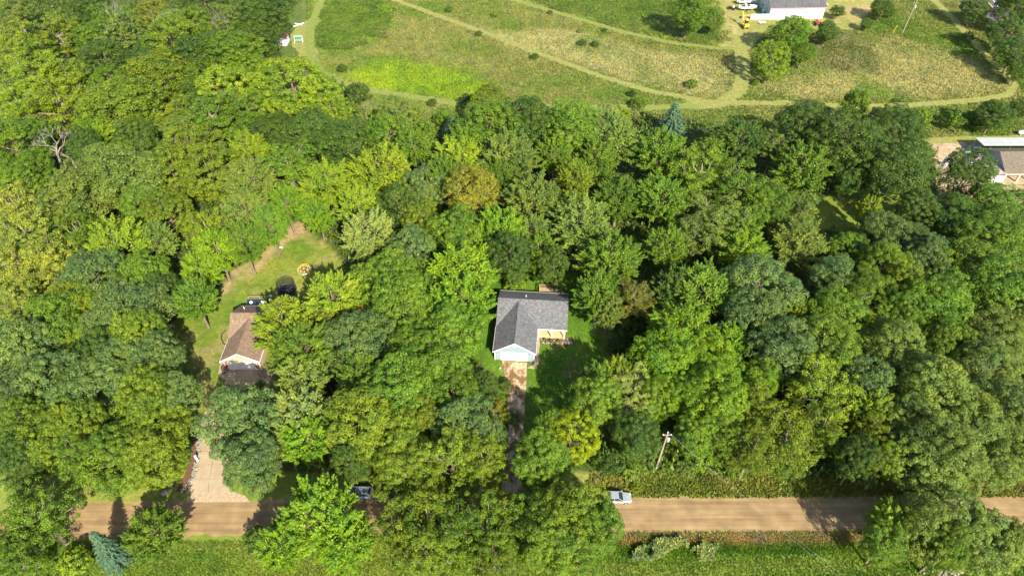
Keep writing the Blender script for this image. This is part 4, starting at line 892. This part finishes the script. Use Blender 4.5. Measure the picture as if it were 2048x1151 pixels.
# trees with a look of their own
plant(640,1010,84,'maple','lime',H=15,label='large bright green feathery tree in front of the gravel road')
plant(560,1082,58,'maple','lime',H=11,label='lower bright green feathery tree at the road beside the large one')
plant(690,1080,66,'maple','lime',H=11,label='bright green feathery tree with bare trunk foot near the field edge')
plant(305,1062,64,'maple','mg',H=10,label='lone round tree with feathery sprays beside the blue spruce at the road')
plant(215,1098,36,'spruce','sb',H=10,label='blue spruce standing by the field edge of the gravel road')
plant(1142,862,55,'round','yl',H=11,label='golden yellow rounded tree at the shaded end of the driveway')
plant(300,240,28,'maple','pa',H=11,label='small silvery white leaved tree in the deep woods')
plant(993,820,26,'loose','br',H=10,label='thin brown yellow tree leaning over the stained driveway')
plant(715,640,20,'loose','or',H=11,label='small rusty orange tree top between the cream house trees')
plant(150,695,26,'maple','yg',H=10,label='small bright tree top among blue green oaks')
plant(1345,244,38,'spruce','sb',H=11,label='tall blue spruce at the wood edge below the mown path')
plant(905,256,30,'spruce','sb',H=7,label='low teal spruce in the wood edge below the lime meadow patch')
plant(1215,226,26,'round','pa',H=8,label='pale bluish rounded tree at the wood edge below the path')
plant(1268,596,46,'loose','br',H=13,label='half dead brown tree with bare twigs along the shaded lawn')
SHRUBS = """715 186 30 dg|865 205 11 dg|935 202 20 dg|1280 206 18 mg|1240 230 24 ol|1385 168 13 mg|1165 85 10 dg|1190 88 9 dg|958 67 8 dg|1070 113 9 dg|898 19 8 dg|990 28 8 gg|1265 187 10 dg|685 136 12 dg|1210 60 6 dg|1160 62 6 gg|1100 25 6 dg|1935 74 14 dg|1512 165 9 mg
1030 562 26 lime|1082 550 22 lime|1050 545 20 mg|1220 920 38 dg|1268 922 26 mg|1262 948 22 gg|1402 905 40 lime|1372 938 22 gg|1250 905 30 mg|1470 935 22 ol|1560 935 24 mg|1660 930 26 dg|520 1052 30 dg|150 1122 34 yg|1025 838 18 mg|945 688 14 mg|1268 652 36 dg|1238 690 28 dg|1300 690 30 dg|760 236 26 yg|826 228 22 yg|885 236 20 lime|845 262 30 mg|1275 985 14 ol|1990 232 26 dg|1960 236 24 mg|1700 235 30 mg|1840 235 26 mg|1905 240 26 mg|1010 770 16 dg|520 770 12 gg"""
for row in SHRUBS.split('\n'):
    for e in row.split('|'):
        px, py, r, tn = e.split(); px, py, r = float(px), float(py), float(r)
        m_ = py < 195 and px > 660
        plant(px, py, r, 'shrub', tn, label=None if not m_ else f"lone {TONE[tn][1]} shrub standing in the open meadow")
for o in list(COL.objects):
    if o.get('label','').startswith('lone ') and 'open meadow' in o['label']: o['group'] = 'shrubs dotted over the meadow'
for x in (9.1,10.4,11.8):
    p = gh.matrix_basis @ Vector((x,5.2,0)); o = empty('shrub', p, x, label='low round shrub in the stone bed before the grey porch', cat='shrub', group='shrubs in the porch bed')
    o.scale = (.22,.22,.24); c = bpy.data.objects.new('crown', PROTO['shrub'][0][0]); COL.objects.link(c); c.parent = o; c.color = (.12,.15,.03,1)
    t = bpy.data.objects.new('trunk', PROTO['shrub'][0][1]); COL.objects.link(t); t.parent = o
for (px,py,H,sc,k,lb) in ((108,300,17,1.35,0,'bleached grey dead tree with bare forked branches in the woods'),(140,312,11,1.0,1,'small white dead tree crowded with twigs beside the larger bleached one'),(1537,735,12,.8,2,'bare brown dead tree among the bright trees above the road'),(1428,680,11,.6,1,'small bare dead treetop beside bright green sprays'),
        (732,222,7,.35,2,'thin bleached snag at the wood edge by the mown path'),(905,690,12,.45,0,'bare pale snag sticking out of leaves by the grey garage'),(1272,606,13,.7,1,'bare twigged dead tree inside the half dead brown one'),(230,50,19,.8,2,'bare upper branches of a dying tree behind the white shed woods'),(450,60,18,.8,0,'bare branched dying tree at the top of the woods')):
    p = at(px,py,H*.55); o = bpy.data.objects.new('dead_tree', DEAD[k]); COL.objects.link(o); o.location = (p.x,p.y,0); o.scale = (sc,sc,H/14); o.rotation_euler = (0,0,px); tag(o, lb, 'tree')

# ------------------------------------------------------------------ grass, weeds, undergrowth (nobody could count these)
def scatter(name, poly, n, hgt, wid, blades, label, cat, m='grassblade', seed=1, exclude=(), lines=(), gain=1.0, leafy=False, clump=0, warp=0, col=None):
    r = np.random.default_rng(seed); P = np.array([[p.x,p.y] for p in poly]); lo, hi = P.min(0), P.max(0); lo = np.maximum(lo,[-200,20]); hi = np.minimum(hi,[200,262])
    X = r.uniform(lo[0],hi[0],n); Y = r.uniform(lo[1],hi[1],n)
    k = inside(X+(fbm(X,Y,5,seed+50)-.5)*warp*2, Y+(fbm(X,Y,5,seed+70)-.5)*warp*2, poly)
    for e in exclude: k &= ~inside(X, Y, e)
    for pts, d in lines: k &= dist_line(X, Y, pts) > d
    if clump: k &= fbm(X, Y, clump, seed+3) > .42
    X, Y = X[k], Y[k]; C0 = ground_colour(X, Y)*gain if col is None else np.array(col)*np.ones((len(X),1)); n = len(X); h = hgt*r.uniform(.55,1.25,n)*(.7+.6*fbm(X,Y,7,seed+5))
    Vs, Cs = [], []
    for b in range(blades):
        a = r.uniform(0,6.283,n); off = r.uniform(0,wid*.8,n); bx, by = X+np.cos(a*3.1)*off, Y+np.sin(a*3.1)*off
        cx, cy = np.cos(a), np.sin(a); ww = wid*r.uniform(.6,1.2,n)*.5; le = r.normal(size=(n,2))*h[:,None]*.4
        z0 = np.zeros(n) if not leafy else h*r.uniform(.2,.9,n); z1 = h if not leafy else z0+r.uniform(-.15,.3,n)*h
        if leafy: le = np.stack([-cy,cx],1)*wid*r.uniform(.6,1.3,(n,1)); z0 = z0
        Vs.append(np.stack([np.stack([bx-cx*ww,by-cy*ww,z0],1), np.stack([bx+cx*ww,by+cy*ww,z0],1), np.stack([bx+le[:,0],by+le[:,1],z1],1)],1))
        cc = C0*r.uniform(.75,1.3,(n,1)); Cs.append(np.repeat(cc[:,None],3,1))
    V = np.concatenate(Vs).reshape(-1,3); C = np.concatenate(Cs).reshape(-1,3)
    o = bulk(name, V, np.arange(len(V)).reshape(-1,3), M[m], C); return tag(o, label, cat, kind='stuff')
PATHS = [(G((752,-14),(850,22),(960,62),(1080,108),(1200,152),(1300,182),(1400,200)),1.2),(G((980,-14),(1120,27),(1250,65),(1350,87),(1440,97),(1476,96)),1.2),(G((650,-14),(624,48),(620,100),(640,143),(700,173),(780,187),(880,202),(930,209),(1100,215),(1300,216),(1420,209)),1.45),
 (G((1380,204),(1500,207),(1600,207),(1720,214),(1850,209),(1960,200),(2018,190),(2028,170),(2004,140),(1970,108),(1940,75),(1905,36),(1868,0)),1.3),(G((1478,70),(1484,110),(1487,150),(1478,183),(1440,208),(1395,212)),2.1),(G((620,110),(605,88),(600,66),(625,44)),3),(G((1960,-14),(1998,30),(2030,75),(2070,130)),4.6),(G((1850,282),(1960,278),(2070,276)),1.4)]
scatter('meadow_grass', MEADOW, 260000, .42, .26, 2, 'tall dry and green meadow grass between the mown paths', 'grass', exclude=(YARD,DIRT), lines=PATHS, seed=2, gain=1.1)
for i, P_ in enumerate((LUSH1, TOPGREEN)): scatter('meadow_weeds', P_, 34000, .7, .34, 2, ('dense green weeds inside the curve of the looping path','dense green weeds above the upper mown path')[i], 'weeds', 'weeds', seed=30+i, lines=PATHS, gain=1.05, leafy=True, warp=9)
scatter('undergrowth', FOREST[0], 260000, 2.8, .5, 2, 'low leafy undergrowth covering the forest floor', 'undergrowth', 'weeds', seed=6, col=(.085,.14,.018), leafy=True, exclude=(LAWN1,LAWN2,LAWN3), clump=4)
VN = G((1180,950),(2300,950),(2300,992),(1180,995)); VS = G((1200,1064),(2300,1060),(2300,1100),(1200,1110)); VL = G((-200,975),(350,975),(380,1004),(-200,1030)); VB = G((-200,1085),(2400,1066),(2600,1250),(-300,1250))
scatter('roadside_weeds', VN, 12000, .5, .3, 3, 'tangled weeds and grass along the upper edge of the gravel road', 'weeds', 'weeds', seed=8, gain=1.15)
scatter('roadside_grass', VS, 16000, .24, .2, 3, 'straw coloured grass bank along the lower edge of the road', 'grass', seed=9, gain=1.25)
scatter('field_grass', VB, 120000, .2, .2, 2, 'green grass of the field at the foot of the roadside trees', 'grass', seed=10, gain=1.1)
BUSHY = G((1260,1086),(1440,1080),(1440,1112),(1270,1120)); scatter('field_weeds', BUSHY, 9000, .9, .3, 3, 'clump of pale grey green weeds beside the road bank', 'weeds', 'weeds', seed=12, leafy=True, warp=3, clump=2.5, col=(.15,.20,.06))
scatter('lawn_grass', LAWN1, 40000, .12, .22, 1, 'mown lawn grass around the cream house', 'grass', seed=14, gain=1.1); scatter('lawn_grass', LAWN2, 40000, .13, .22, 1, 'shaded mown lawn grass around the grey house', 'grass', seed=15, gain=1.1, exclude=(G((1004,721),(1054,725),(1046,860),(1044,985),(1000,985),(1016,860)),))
